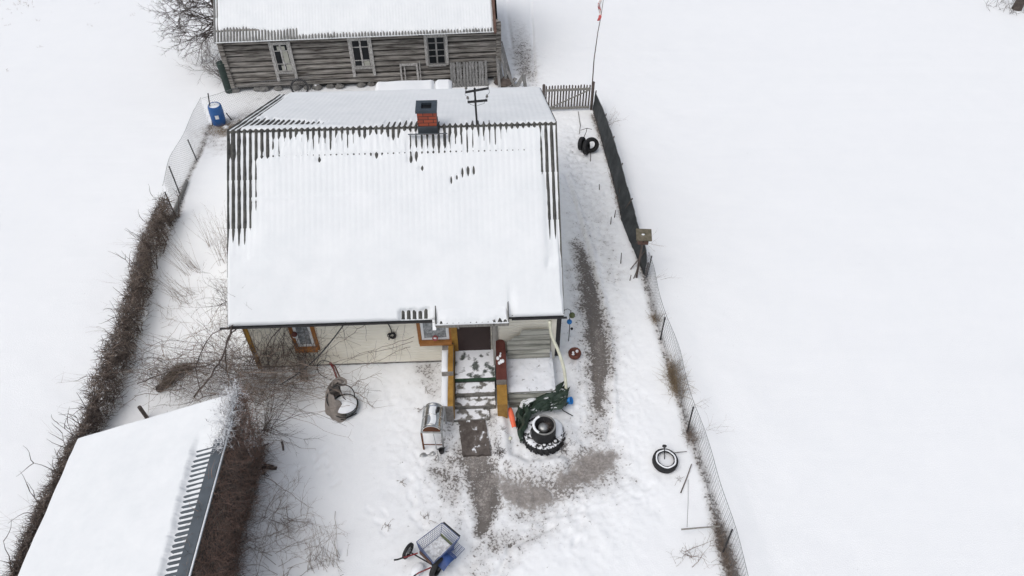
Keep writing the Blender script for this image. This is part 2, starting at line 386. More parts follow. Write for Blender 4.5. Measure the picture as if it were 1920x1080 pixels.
Z = (fbm(X*.25, Y*.25, 11)-.47)*.10+(fbm(X*1.1, Y*1.1, 12)-.47)*.05
Z += trod*((fbm(X*4, Y*4, 13)-.47)*.09+(fbm(X*11, Y*11, 14, 3)-.44)*.06)-trod*.03
Z -= np.clip(dirt, 0, 1)*.035; Z -= wet*.02
# wheel ruts and trodden edges
Z -= strokes([[(1060, 325, .05, 1), (1078, 385, .05, 1), (1100, 460, .05, 1), (1118, 540, .05, .8)],
              [(1062, 330, .06, .6), (1088, 370, .06, .6)], [(948, 10, .12, .7), (960, 90, .12, .7)], [(995, 10, .1, .7), (1003, 150, .1, .7)],
              [(1150, 760, .05, .7), (1140, 820, .05, .7)], [(1035, 985, .08, .8), (960, 1020, .1, .8), (930, 1080, .1, .8)]])*.075
Z += strokes([[(1068, 325, .1, 1), (1112, 470, .1, 1), (1140, 600, .12, .8), (1150, 700, .12, .8), (1152, 780, .15, .7)]])*.05
Z += strokes([[(935, 790, .28, 1), (945, 860, .3, 1), (990, 880, .32, .8), (1050, 870, .3, .8)], [(1060, 800, .3, .5), (1075, 840, .3, .6)],
              [(450, 1000, .8, .4), (540, 900, .8, .3)]])*.13
# snow banked against the fences and walls
Z += strokes([[(1260, 600, .6, 1), (1330, 840, .6, 1), (1410, 1080, .6, 1)]])*.03
rf = random.Random(3)
prints = [(590, 860), (598, 872), (612, 868), (620, 885), (608, 845), (630, 905), (560, 880)]
walks = [[(1000, 990), (1090, 960), (1190, 915), (1240, 900)], [(1090, 790), (1100, 700), (1090, 600), (1080, 500)], [(1100, 400), (1085, 320), (1070, 250)],
         [(1140, 560), (1130, 420), (1120, 330)], [(760, 860), (800, 960), (840, 1040)], [(690, 960), (750, 1000)], [(1020, 900), (1100, 950), (1060, 1040)]]
for wk in walks:
    for a, b in zip(wk, wk[1:]):
        A, B = G(*a), G(*b); n_ = int((B-A).length/.2)
        for i in range(n_):
            p = A.lerp(B, i/max(1, n_)); prints.append((p.x+rf.uniform(-.35, .35), p.y+rf.uniform(-.15, .15), math.atan2(B.y-A.y, B.x-A.x)+rf.uniform(-.3, .3)))
for p in prints:
    if len(p) == 2: q = G(*p); p = (q.x, q.y, rf.uniform(.4, 2.2))
    ca, sa = math.cos(p[2]), math.sin(p[2]); ix = np.abs(gx-p[0]) < .4; iy = np.abs(gy-p[1]) < .4
    sx = X[np.ix_(iy, ix)]-p[0]; sy = Y[np.ix_(iy, ix)]-p[1]
    d = np.hypot((sx*ca+sy*sa)/.16, (-sx*sa+sy*ca)/.075)
    Z[np.ix_(iy, ix)] += -.034*(1-sstep(.3, 1.15, d))*(1-.4*(fbm(sx*14+p[0], sy*14+p[1], 77)))+.005*np.exp(-((d-1.35)/.25)**2)
ZG = Z
def gz(x, y):
    i = min(max(int(np.searchsorted(gx, x)), 1), len(gx)-1); j = min(max(int(np.searchsorted(gy, y)), 1), len(gy)-1)
    return float(ZG[j, i])
def GG(px, py, dz=0.0):      # a point of the photograph on the real ground
    p = G(px, py); p = G(px, py, gz(p.x, p.y)); p.z += dz
    return p
gm = bpy.data.materials.new('snow_ground'); gm.use_nodes = True; t = gm.node_tree; N = t.nodes; L = t.links; b = N['Principled BSDF']
def nn(ty, **k):
    n_ = N.new(ty)
    for a, v_ in k.items(): setattr(n_, a, v_)
    return n_
tc = nn('ShaderNodeTexCoord')
def noi(scale, det=6, ro=.65):
    n_ = nn('ShaderNodeTexNoise'); n_.inputs['Scale'].default_value = scale; n_.inputs['Detail'].default_value = det; n_.inputs['Roughness'].default_value = ro; L.new(tc.outputs['Object'], n_.inputs['Vector']); return n_.outputs[0]
def mth(op, a, b_=None, c_=None, cl=False):
    n_ = nn('ShaderNodeMath', operation=op, use_clamp=cl)
    for i, q in enumerate((a, b_, c_)):
        if q is None: continue
        if isinstance(q, (int, float)): n_.inputs[i].default_value = q
        else: L.new(q, n_.inputs[i])
    return n_.outputs[0]
def sm(x, lo, hi):
    n_ = nn('ShaderNodeMapRange', interpolation_type='SMOOTHSTEP'); L.new(x, n_.inputs[0]); n_.inputs[1].default_value = lo; n_.inputs[2].default_value = hi; return n_.outputs[0]
def mixc(f, a, b_):
    n_ = nn('ShaderNodeMix', data_type='RGBA'); L.new(f, n_.inputs['Factor'])
    for k, q in (('A', a), ('B', b_)):
        if isinstance(q, tuple): n_.inputs[k].default_value = (*q, 1)
        else: L.new(q, n_.inputs[k])
    return n_.outputs['Result']
ad = nn('ShaderNodeAttribute', attribute_name='dirt').outputs['Fac']; aw = nn('ShaderNodeAttribute', attribute_name='wet').outputs['Fac']
nf, nm, nl = noi(16, 8, .7), noi(4.5, 5), noi(1.1, 3)
snowc = mixc(nl, (.845, .865, .88), (.885, .90, .91))
q = mth('MULTIPLY_ADD', mth('SUBTRACT', nm, .5), .8, ad)
slush = mth('MULTIPLY', sm(q, .08, 1.0), .80)
c1 = mixc(slush, snowc, (.46, .445, .435))
q2 = mth('MULTIPLY_ADD', mth('SUBTRACT', nf, .5), 3.4, mth('MULTIPLY_ADD', mth('SUBTRACT', nm, .5), 1.5, mth('MINIMUM', ad, 1.35)))
mud = mth('MULTIPLY', sm(q2, .66, 1.12), .95)
c2 = mixc(mud, c1, mixc(nm, (.075, .062, .054), (.16, .145, .132)))
q3 = mth('MULTIPLY_ADD', mth('SUBTRACT', nm, .5), 1.3, mth('MULTIPLY_ADD', mth('SUBTRACT', nf, .5), 1.3, aw))
pud = sm(q3, .34, .80)
c3 = mixc(mth('MULTIPLY', pud, .9), c2, mixc(sm(nf, .35, .65), (.16, .14, .125), (.36, .335, .315)))
# a little chaff everywhere in the yard
L.new(c3, b.inputs['Base Color'])
rr = mth('SUBTRACT', .85, mth('MULTIPLY', mth('MAXIMUM', mth('MULTIPLY', mud, .45), mth('MULTIPLY', pud, .45)), 1.0)); L.new(rr, b.inputs['Roughness'])
b.inputs['Specular IOR Level'].default_value = .25
bp = nn('ShaderNodeBump'); bp.inputs['Strength'].default_value = .35; bp.inputs['Distance'].default_value = .03
L.new(mth('ADD', mth('MULTIPLY', nf, mth('MULTIPLY_ADD', ad, 1.4, .25)), noi(38, 4)), bp.inputs['Height']); L.new(bp.outputs[0], b.inputs['Normal'])
ground = np_mesh('ground', np.stack([X, Y, Z], -1), len(gx)-1, len(gy)-1, [gm], None, {'dirt': dirt, 'wet': wet})
ground['kind'] = 'structure'

# ------------------------------------------------------------------ the cottage
HF = Frame((-7.37, 12.39, 0), 2.5)
house = thing('cottage', 'cream sided cottage with a snow covered corrugated roof and red brick chimney', 'house', HF.o, HF.a)
def hp(px, py, y): return HF.lp(px, py, 1, y)
WX0, WX1 = .42, 8.52; RX0, RX1 = .27, 8.68; EV = (-.42, 2.26); RG = (3.4, 5.40); BK = (8.4, 3.40)
mb = MB()      # clapboard front: lapped boards
def lap_wall(mb, x0, x1, z0, z1, y=0, st=.125, d=.016):
    z = z0
    while z < z1-1e-3:
        zt = min(z+st, z1)
        mb.add([(x0, -d, z), (x1, -d, z), (x1, -d, zt-.018), (x0, -d, zt-.018), (x1, .004, zt-.012), (x0, .004, zt-.012), (x1, -d, zt), (x0, -d, zt)], [(0, 1, 2, 3), (3, 2, 4, 5), (5, 4, 6, 7)]); z = zt
lap_wall(mb, WX0, WX1, .06, 2.55)
mb.add([(WX0, 0, .06), (WX0, 8, .06), (WX0, 8, 3.4), (WX0, 3.4, 5.2), (WX0, 0, 2.5)], [(0, 1, 2, 3, 4)])
mb.add([(WX1, 0, .06), (WX1, 8, .06), (WX1, 8, 3.4), (WX1, 3.4, 5.2), (WX1, 0, 2.5)], [(4, 3, 2, 1, 0)])
mb.add([(WX0, 8, .06), (WX1, 8, .06), (WX1, 8, 3.4), (WX0, 8, 3.4)], [(3, 2, 1, 0)])
mb.build('wall', 'siding', house)
mb = MB(); mb.box((WX0+.02, -.006, -.15), (WX1-.02, 7.98, .06)); mb.build('foundation', 'foundation', house)
mb = MB(); mb.box((WX0-.035, -.05, 0), (WX0+.09, -.016, 2.4)); mb.box((WX0-.035, -.05, 0), (WX0-.003, .1, 2.4)); mb.build('corner_board', 'ochre', house, bevel=.006)
mb = MB(); mb.box((WX1-.09, -.05, 0), (WX1+.035, -.016, 2.4)); mb.build('corner_board', 'siding', house, bevel=.006)
# front slope
dF = Vector((0, RG[0]-EV[0], RG[1]-EV[1])); LF = dF.length; dB = Vector((0, RG[0]-BK[0], RG[1]-BK[1])); LB = dB.length
RW = RX1-RX0; pit = RW/58
nF = Vector((1, 0, 0)).cross(dF.normalized())
oF = Vector((RX0, EV[0], EV[1]))
roof = corr_sheet('roof', 'asb', house, oF, (1, 0, 0), dF, RW, LF, pit)
roofb = corr_sheet('rear_roof', 'asb', house, (RX1, BK[0], BK[1]), (-1, 0, 0), dB, RW, LB, pit)
def fuv(px, py):
    p = HF.plane(px, py, oF, nF)-oF; return p.x, p.dot(dF.normalized())
def blob(u, v, cu, cv, ru, rv): return np.exp(-(((u-cu)/ru)**2+((v-cv)/rv)**2))
def tF(u, v):
    n1_ = fbm(u*3, v*3, 21)-.47; n2_ = fbm(u*9, v*2.2, 22)-.47; n0 = fbm(u*.7, v*.7, 25)-.47
    t = .052+.045*(1-sstep(1.4, 2.6, v))+.02*n0
    t = np.where((v > 3.2), t-.012, t)
    # left verge: crests bare
    wl = .52+.25*n1_; up = sstep(1.25, 2.3, v+n1_*.8)
    t = t-up*(1-sstep(wl-.2, wl+.45, u))*.056
    up2 = sstep(LF-.85, LF-.6, v)
    t = t-up2*(1-sstep(.25, 1.5, u+n1_*1.4))*.050
    t = t-up2*(1-sstep(.25, .55, u+n1_*.6))*(.012)
    # right verge
    ur = RW-u; upr = sstep(1.35, 1.75, v+n1_*.4+ur*.9)
    t = t-upr*(1-sstep(.26+n1_*.2, .52, ur))*.056
    t = t-sstep(.3, .6, v)*(1-sstep(.05, .1, ur))*.045
    # ridge melt streaks
    vr = LF-v; st = .04+.40*vnoise(u/pit*1.0+.5, u*0+.5, 23)**1.5
    mk = 1-sstep(5.9, 7.3, u+n1_); mk2 = 1-sstep(6.0, 8.5, u)
    t = t-(1-sstep(st*.5, st*1.35, vr))*.046*np.maximum(mk, .12)
    t = t-(1-sstep(.3, .75, vr+n2_*1.2))*mk2*.022*(1-blob(u, v, 4.05, LF-.3, .7, .9)*.6)
    t = t-(1-sstep(.08, .14, vr))*.05
    t = t-blob(u, v, 5.3, LF-.45, .6, .25)*.03
    # the drip line of the top course, and the slits lower down
    lapn = np.exp(-((v-(LF-.70))/.03)**2)+.6*np.exp(-((v-(LF-1.86)) / .025)**2)*(1-sstep(1.2, 2.4, u))
    t = t-lapn*(.018+.05*n2_)*(1-.35*sstep(7, 8, u))
    for a, b_ in (((884, 321), .14), ((874, 323), .15), ((864, 325), .15), ((850, 338), .13), ((879, 318), .06), ((858, 333), .08)):
        cu, cv = fuv(*a); cu = round(cu/pit)*pit
        t = t-blob(u, v, cu, cv, .04, b_*.75)*.047
    for a, r_ in (((706, 292), .08), ((772, 300), .09), ((780, 292), .07), ((790, 316), .05), ((600, 300), .07)):
        cu, cv = fuv(*a); t = t-blob(u, v, cu, cv, r_*1.6, r_)*.04
    # eave
    cu, cv = fuv(778, 590)
    t = t-sstep(-.46, -.3, -np.abs(u-cu))*(1-sstep(.18, .3, v+n1_*.25))*.10
    t = t-(1-sstep(.0, .07, v+.02))*.035*(.5+n1_*3)
    floor_ = .001+.020*n1_+.008*n2_-up2*(1-sstep(.2, .6, u+n1_*.5))*.016-(1-sstep(.02, .07, vr))*.02
    # snow slid away beside the canopy's right cheek
    c0 = fuv(958, 560); t = t-.05*np.exp(-((u-c0[0])/.09)**2)*(1-sstep(.2, 1.0, v))
    return np.maximum(t, floor_)
snow_sheet('roof_snow', house, oF, (1, 0, 0), dF, RW, LF-.02, tF, pit, seed=31)
nB = Vector((-1, 0, 0)).cross(dB.normalized()); oB = Vector((RX1, BK[0], BK[1]))
def buv(px, py):
    p = HF.plane(px, py, oB, nB)-oB; return -p.x, p.dot(dB.normalized())
bb = [buv(*p) for p in ((470, 222), (640, 212), (540, 205), (560, 212))]
def tB(u, v):
    U_ = RW-u; vr = LB-v; n1_ = fbm(u*3, v*2, 41)-.47; n2_ = fbm(u*7, v*2, 42)-.47
    t = .055+.02*(fbm(u*.8, v*.8, 43)-.47)
    t = t-(1-sstep(.22, .42, U_+n1_*.15))*.07
    # bare band of crests on the left part
    band = sstep(.35, .5, vr+n1_*.3)*(1-sstep(1.5-.38*U_, 1.75-.38*U_, vr+n2_*.6))
    t = t-band*(1-sstep(1.6, 3.1, U_+n1_))*.06
    t = t-(1-sstep(.03, .16, vr+n2_*.3))*.045
    t = t-(1-sstep(.2, .7, vr+n2_))*np.maximum(blob(U_, vr, 4.6, .2, 1.2, .8), blob(U_, vr, 6.3, .2, .8, .6)*.8)*.05
    t = t+.03*sstep(LB-1.2, LB, vr)
    return np.maximum(t, .003+.02*n1_)
snow_sheet('roof_snow', house, oB, (-1, 0, 0), dB, RW, LB-.02, tB, pit, dv=.05, seed=33)
# ridge line: a thin wavy sheet edge
mb = MB(); mb.grid(lambda u, v: Vector((RX0+u*RW, RG[0]-.05+v*.09, RG[1]+.0255*math.cos(2*math.pi*u*RW/pit)+.018-abs(v-.5)*.075)), 464, 2)
mb.build('ridge_cap', 'asb', house)
# verge and fascia boards
mb = MB()
for x in (RX0+.03, RX1-.03):
    mb.bar((x, EV[0]+.03, EV[1]-.09), (x, RG[0], RG[1]-.10), .04, .13)
    mb.build('verge_board', 'asb', house); mb = MB(); mb.bar((x, RG[0], RG[1]-.10), (x, BK[0]-.03, BK[1]-.09), .04, .13); mb.build('verge_board', 'asb', house); mb = MB()
mb = MB(); mb.box((RX0, EV[0]+.035, EV[1]-.16), (RX1, EV[0]+.06, EV[1]-.04)); mb.build('fascia', 'iron', house)
mb = MB()      # half-round gutter
def gut(x0, x1, yc, zc, r=.032):
    n_ = 8; vs = []; 
    for x in (x0, x1):
        for j in range(n_+1): a = math.pi*j/n_; vs.append((x, yc-r*math.cos(a), zc-r*math.sin(a)))
        for j in range(n_, -1, -1): a = math.pi*j/n_; vs.append((x, yc-(r-.006)*math.cos(a), zc-(r-.006)*math.sin(a)))
    k = 2*(n_+1); mb.add(vs, [(j, (j+1) % k, k+(j+1) % k, k+j) for j in range(k)])
gut(.06, 5.4, EV[0]-.06, EV[1]-.05); mb.build('gutter', 'iron', house)
mb = MB(); gut(7.35, 8.75, EV[0]-.06, EV[1]-.06); mb.build('gutter', 'iron', house)
# chimney
ct, cb0 = 5.90, 5.28; cx0 = hp(785, 236, 3.4).x; cx1 = hp(820, 236, 3.4).x; cy0, cy1 = 3.22, 3.66
mb = MB(); mb.box((cx0, cy0, cb0-.1), (cx1, cy1, ct)); ch = mb.build('chimney', 'brick', house, bevel=.004)
mb = MB()
for lo, hi in (((cx0-.03, cy0-.03), (cx1+.03, cy0+.09)), ((cx0-.03, cy1-.09), (cx1+.03, cy1+.03)), ((cx0-.03, cy0+.09), (cx0+.11, cy1-.09)), ((cx1-.11, cy0+.09), (cx1+.03, cy1-.09))):
    mb.box((*lo, ct), (*hi, ct+.07))
mb.build('chimney_cap', 'slate', ch)
mb = MB(); mb.box((cx0+.11, cy0+.09, ct-.02), (cx1-.11, cy1-.09, ct+.012)); mb.build('flue', 'darkglass', ch)
mb = MB(); mb.box((cx0-.012, cy0-.012, cb0), (cx1+.012, cy1+.012, cb0+.22)); mb.bar((cx0-.26, cy0-.1, RG[1]-.055), (cx1+.26, cy0-.1, RG[1]-.055), .17, .012, up=(0, .64, .77)); mb.build('flashing', 'flash', ch)
# windows
def window(name, pa, pb, trimw, label=None, lean=0, mullion=False):
    A, B = hp(*pa, -.02), hp(*pb, -.02); x0, x1, z1, z0 = A.x, B.x, 2.3, B.z
    f = MB(); y0, y1 = -.065, -.016
    f.box((x0, y0, z0), (x0+trimw, y1, z1)); f.box((x1-trimw, y0, z0), (x1, y1, z1)); f.box((x0+trimw, y0, z1-trimw), (x1-trimw, y1, z1))
    f.box((x0+trimw, y0+.002, z0), (x1-trimw, y1, z0+.13))
    w_ = f.build(name, 'orange', house, bevel=.005)
    s_ = MB(); t_ = .075; X0, X1, Z0, Z1 = x0+trimw+.002, x1-trimw-.002, z0+.15, z1-trimw-.002; y0, y1 = -.05, -.02
    s_.box((X0, y0, Z0), (X0+t_, y1, Z1)); s_.box((X1-t_, y0, Z0), (X1, y1, Z1)); s_.box((X0+t_, y0, Z0), (X1-t_, y1, Z0+t_)); s_.box((X0+t_, y0, Z1-t_), (X1-t_, y1, Z1))
    s_.build('window_frame', 'white', w_, bevel=.006)
    g_ = MB(); g_.box((X0+t_, -.034, Z0+t_), (X1-t_, -.024, Z1-t_)); g_.build('pane', 'glass', w_)
    g_ = MB(); g_.box((x0+.02, -.17, z0+.128), (x1-.02, -.066, z0+.15)); g_.bar((x0+.03, -.17, z0+.09), (x1-.03, -.17, z0+.09), .012, .09); g_.build('sill', 'orange', w_, bevel=.004)
    return w_
window('window', (540, 612), (601, 654), .10)
window('window', (780, 603), (850, 641), .09)
mb = MB(); xa = hp(846, 620, -.02).x; xb = hp(857, 620, -.02).x; mb.box((xa, -.07, .45), (xb, -.018, 2.35)); mb.build('door_casing', 'ochre', house, bevel=.005)
dx0, dx1 = hp(857, 640, -.03).x, hp(920, 640, -.03).x
mb = MB(); mb.box((dx0, -.06, .5), (dx1, -.02, 2.38)); d_ = mb.build('door', 'door', house, bevel=.006)
mb = MB(); mb.box((dx0+.05, -.07, 1.42), (dx0+.085, -.0605, 1.66)); mb.tube([(dx0+.067, -.07, 1.56), (dx0+.067, -.11, 1.56), (dx0+.19, -.11, 1.56)], .011, 8); mb.build('handle', 'metal', d_)
# porch: deck, steps, parapets
deckz = .50; px0, px1 = hp(852, 690, -.5).x, hp(928, 690, -.5).x
px0, px1 = 5.83, 6.90
mb = MB(); mb.box((px0, -1.0, -.1), (px1, -.02, deckz)); mb.build('porch_floor', 'deck', house, bevel=.01)
mb = MB(); mb.box((px0+.003, -1.035, deckz-.10), (px1-.003, -1.0, deckz+.006)); mb.build('nosing', 'greenedge', house, bevel=.01)
for i, (ya, yb, z) in enumerate(((-1.36, -1.002, .34), (-1.66, -1.362, .18))):
    mb = MB(); mb.box((px0-.02 if i else px0, ya, -.1), (px1-.02, yb, z)); mb.build('step', 'stepc', house, bevel=.02)
mb = MB(); mb.box((5.78, -2.0, -.1), (6.72, -1.664, .07)); mb.build('step', 'stepc', house, bevel=.02)
def parapet(x0, x1, segs, m1, zfront):
    pass
mb = MB(); mb.box((5.50, -1.02, -.1), (5.80, -.02, .84), 0); mb.box((5.66, -1.02, .84), (5.80, -.10, .852), 1); mb.box((5.50, -1.98, -.1), (5.80, -1.022, .66), 0); mb.box((5.66, -1.98, .66), (5.80, -1.022, .672), 1)
mb.box((5.803, -1.98, .05), (5.815, -.1, .65), 1)
pl = mb.build('parapet', ['concrete', 'ochre'], house, bevel=.008)
mb = MB()
for (a, b_, z) in ((-1.02, -.3, .84), (-1.97, -1.03, .66)):
    mb.grid(lambda u, v, a=a, b_=b_, z=z: Vector((5.495+.165*u, a+(b_-a)*v, z+.045*math.sin(math.pi*u)**.5*(1-abs(2*v-1)**8)+.004)), 8, 14)
mb.build('parapet_snow', 'snow', pl, smooth=True)
mb = MB(); mb.box((6.92, -1.36, -.1), (7.18, -.14, .86), 0); mb.box((6.915, -1.36, .862), (7.185, -.16, .878), 1); mb.box((6.92, -1.98, -.1), (7.18, -1.362, .66), 2)
mb.box((7.183, -1.36, .1), (7.192, -.16, .86), 1)
pr = mb.build('parapet', ['concrete', 'redbrown', 'ochre'], house, bevel=.012)
mb = MB(); mb.lathe([(.133, 0), (.133, .02), (0.001, .02)], 20, mtx=TR((7.05, -.16, .866))); mb.build('parapet_cap', 'redbrown', pr)
mb = MB(); rs_ = random.Random(5)
for i in range(7): mb.sphere((6.97+rs_.uniform(0, .14), -.5-rs_.uniform(0, .35), .88), rs_.uniform(.02, .045), 8, sc_=(1, 1.6, .3))
mb.build('snow_patch', 'snow', pr, smooth=True)
# post of the canopy
p_ = hp(925, 640, -.45)
mb = MB(); mb.box((6.86, -.60, .5), (6.93, -.53, 2.32)); mb.build('porch_post', 'post', house, bevel=.006)
mb = MB(); mb.box((6.84, -.055, .5), (7.0, -.018, 2.35)); mb.build('door_casing', 'post', house, bevel=.006)
# canopy over the door
ca = Vector((hp(816, 603, -.62).x, -.62, hp(880, 606, -.62).z)); cw = hp(954, 598, -.62).x-ca.x
cdir = Vector((0, 1.02, .40)); CL = cdir.length
can = corr_sheet('porch_roof', 'asb', house, ca, (1, 0, 0), cdir, cw, CL, .146, lap=2)
def tC(u, v):
    n1_ = fbm(u*4, v*4, 51)-.47
    t = .085+.02*n1_
    t = t-(1-sstep(.02, .1, v+n1_*.1))*.05
    t = t-blob(u, v, cw-.22, .06, .16, .08)*.08-blob(u, v, .1, .08, .1, .1)*.05
    return t-.085*sstep(CL*.45, CL, v)
cs = snow_sheet('roof_snow', can, ca, (1, 0, 0), cdir, cw, CL, tC, .146, dv=.04, seed=52)
mb = MB()
for x in (ca.x+.005, ca.x+cw-.005):
    mb = MB()
    q0 = Vector((x, ca.y, ca.z)); q1 = q0+cdir*(.62 if x < ca.x+.1 else 1.0); q2 = Vector((x, EV[0], EV[1]+.01)); 
    mb.add([q0+Vector((-.012, -.01, .10)), q1+Vector((-.012, 0, .135)), q2+Vector((-.012, 0, 0)), q0+Vector((-.012, 0, -.1)), q0+Vector((.012, -.01, .10)), q1+Vector((.012, 0, .135)), q2+Vector((.012, 0, 0)), q0+Vector((.012, 0, -.1))],
           [(0, 1, 2, 3), (7, 6, 5, 4), (0, 4, 5, 1), (1, 5, 6, 2), (2, 6, 7, 3), (3, 7, 4, 0)])
    mb.build('cheek', 'asb', can)
mb = MB(); mb.box((ca.x, ca.y+.02, ca.z-.17), (ca.x+cw, ca.y+.05, ca.z-.035)); mb.build('canopy_fascia', 'post', can)
mb = MB(); mb.bar((ca.x-.04, ca.y-.02, ca.z-.2), (ca.x-.04, ca.y+.5, ca.z+.32), .09, .02); mb.build('white_flashing', 'snow', can)
# cellar entrance under its snow
mb = MB(); mb.box((7.21, -1.42, -.1), (8.44, -.03, .38)); cel = mb.build('cellar_hatch', 'concrete', house, bevel=.01)
mb = MB(); mb.grid(lambda u, v: Vector((7.20+1.26*u, -1.46+1.40*v, .38+.05*min(1, 9*min(u, 1-u)+.2)*min(1, 9*min(v, 1-v)+.25)+.03*nz(u*5, v*5, 3)+.016*nz(u*15, v*15, 4))), 40, 44)
mb.build('hatch_snow', M['concrete'] if False else mat('dirty_snow', (.74, .76, .79), .8, col2=(.13, .115, .10), scale=7, thr=(.60, .72), bump=.4), cel, smooth=True)
def corr_panel(mb, p0, U, V, W, Lh, pitch=.15, amp=.02, outline=None, n=8):
    p0 = Vector(p0); U = Vector(U).normalized(); V = Vector(V).normalized(); Nn = U.cross(V); k = int(Lh/pitch*n)
    def f(u, v):
        w_ = W; uu = u*W
        if outline: a, b_ = outline(v); uu = a*W+(b_-a)*W*u
        return p0+U*uu+V*(v*Lh)+Nn*(amp*math.cos(2*math.pi*v*Lh/pitch))
    mb.grid(f, 8, k)
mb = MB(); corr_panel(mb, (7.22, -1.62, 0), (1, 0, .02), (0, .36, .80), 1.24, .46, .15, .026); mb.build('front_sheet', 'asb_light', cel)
so = lambda v: (0, 1) if v < .62 else ((.0+(v-.62)*1.4, 1) if v < .8 else (.28+(v-.8)*.4, 1-(v-.9)*.5 if v > .9 else 1))
sheet = thing('roofing_sheet', 'pale corrugated roofing sheet leaning on the wall right of the door', 'roofing sheet', HF.M @ Vector((7.24, -.34, .45)), HF.a)
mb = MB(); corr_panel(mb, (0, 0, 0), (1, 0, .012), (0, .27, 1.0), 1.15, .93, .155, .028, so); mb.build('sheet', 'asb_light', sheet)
# spout of the right gutter
sp_ = [hp(1031, 602, -.52), hp(1034, 628, -.60), hp(1047, 658, -.80), hp(1057, 690, -1.05), hp(1061, 720, -1.25), hp(1062, 744, -1.45)]
def smooth_path(p, k=6):
    out = []
    for i in range(len(p)-1):
        a = p[max(i-1, 0)]; b = p[i]; c = p[i+1]; d = p[min(i+2, len(p)-1)]
        for j in range(k):
            t = j/k; out.append(.5*((2*b)+(c-a)*t+(2*a-5*b+4*c-d)*t*t+(3*b-a-3*c+d)*t**3))
    return out+[p[-1]]
mb = MB(); mb.tube(smooth_path(sp_), .042, 10); mb.build('drain_hose', 'cream', house, smooth=True)
mb = MB(); mb.box((WX1+.04, -.03, .1), (WX1+.16, .32, 2.2)); mb.build('side_shutter', 'iron', house)
# lamp by the left window
mb = MB(); q = hp(552, 627, -.1); mb.sphere(q, .075, 14, 0); mb.sphere(q+Vector((0, -.01, -.06)), .06, 12, 1, sc_=(1, 1, .7)); mb.box(q+Vector((-.03, 0, -.03)), q+Vector((.03, .08, .03)), 0); mb.build('wall_lamp', ['redbrown', 'white'], house, smooth=True)

# ------------------------------------------------------------------ twigs
def stem(mb, p, d, Ln, r, rng, n=5, bend=.25, up=0., kids=0, depth=1, side=3, klen=.5, mi=0, spread=.7, minz=None):
    p = Vector(p); d = Vector(d).normalized(); pts = [p.copy()]; sl = Ln/n
    for i in range(n):
        d = (d+Vector((rng.gauss(0, bend), rng.gauss(0, bend), rng.gauss(0, bend)+up))).normalized()
        p = p+d*sl
        if minz is not None and p.z < minz: p.z = minz; d.z = abs(d.z)*.3
        pts.append(p.copy())
    mb.tube(pts, [r*(1-.75*i/n) for i in range(n+1)], side, mi, cap=False)
    if depth > 0:
        for k in range(kids):
            i = rng.randint(1, n); q = pts[i]; dd = (pts[i]-pts[i-1]).normalized()
            a = Vector((rng.gauss(0, 1), rng.gauss(0, 1), rng.gauss(0, .7)+up)); a = (a-dd*a.dot(dd)).normalized()
            stem(mb, q, dd+a*spread, Ln*klen*rng.uniform(.6, 1.1), r*.55, rng, max(3, n-1), bend, up, kids, depth-1, side, klen, mi, spread, minz)
def arch(mb, a, b, h, r, rng, n=9, jit=.06, side=3, twigs=3, mi=0, tl=.3):
    a = Vector(a); b = Vector(b); pts = []; ph = [rng.uniform(0, 6.28) for _ in range(4)]; L_ = (b-a).length; s_ = Vector((-(b-a).y, (b-a).x, 0)); s_ = s_.normalized() if s_.length > .01 else Vector((1, 0, 0))
    for i in range(n+1):
        t = i/n; e = math.sin(math.pi*t); q = a.lerp(b, t)+Vector((0, 0, h*e))+s_*(e*jit*L_*(math.sin(3*t+ph[0])+.5*math.sin(9*t+ph[1])))+Vector((0, 0, e*jit*L_*.5*math.sin(7*t+ph[2])))
        q += Vector((rng.gauss(0, .012), rng.gauss(0, .012), rng.gauss(0, .012))); pts.append(q)
    mb.tube(pts, [r*(1-.6*i/n) for i in range(n+1)], side, mi, cap=False)
    for k in range(twigs):
        i = rng.randint(1, n); stem(mb, pts[i], (rng.gauss(0, 1), rng.gauss(0, 1), rng.gauss(0, .7)), tl*rng.uniform(.4, 1.2), r*.5, rng, 3, .35, 0, 0, 0, 3, mi=mi)
def polyat(pts, t):
    L_ = [0]
    for a, b in zip(pts, pts[1:]): L_.append(L_[-1]+(b-a).length)
    d = t*L_[-1]
    for i in range(len(pts)-1):
        if d <= L_[i+1] or i == len(pts)-2:
            return pts[i].lerp(pts[i+1], (d-L_[i])/(L_[i+1]-L_[i])), (pts[i+1]-pts[i]).normalized(), L_[-1]

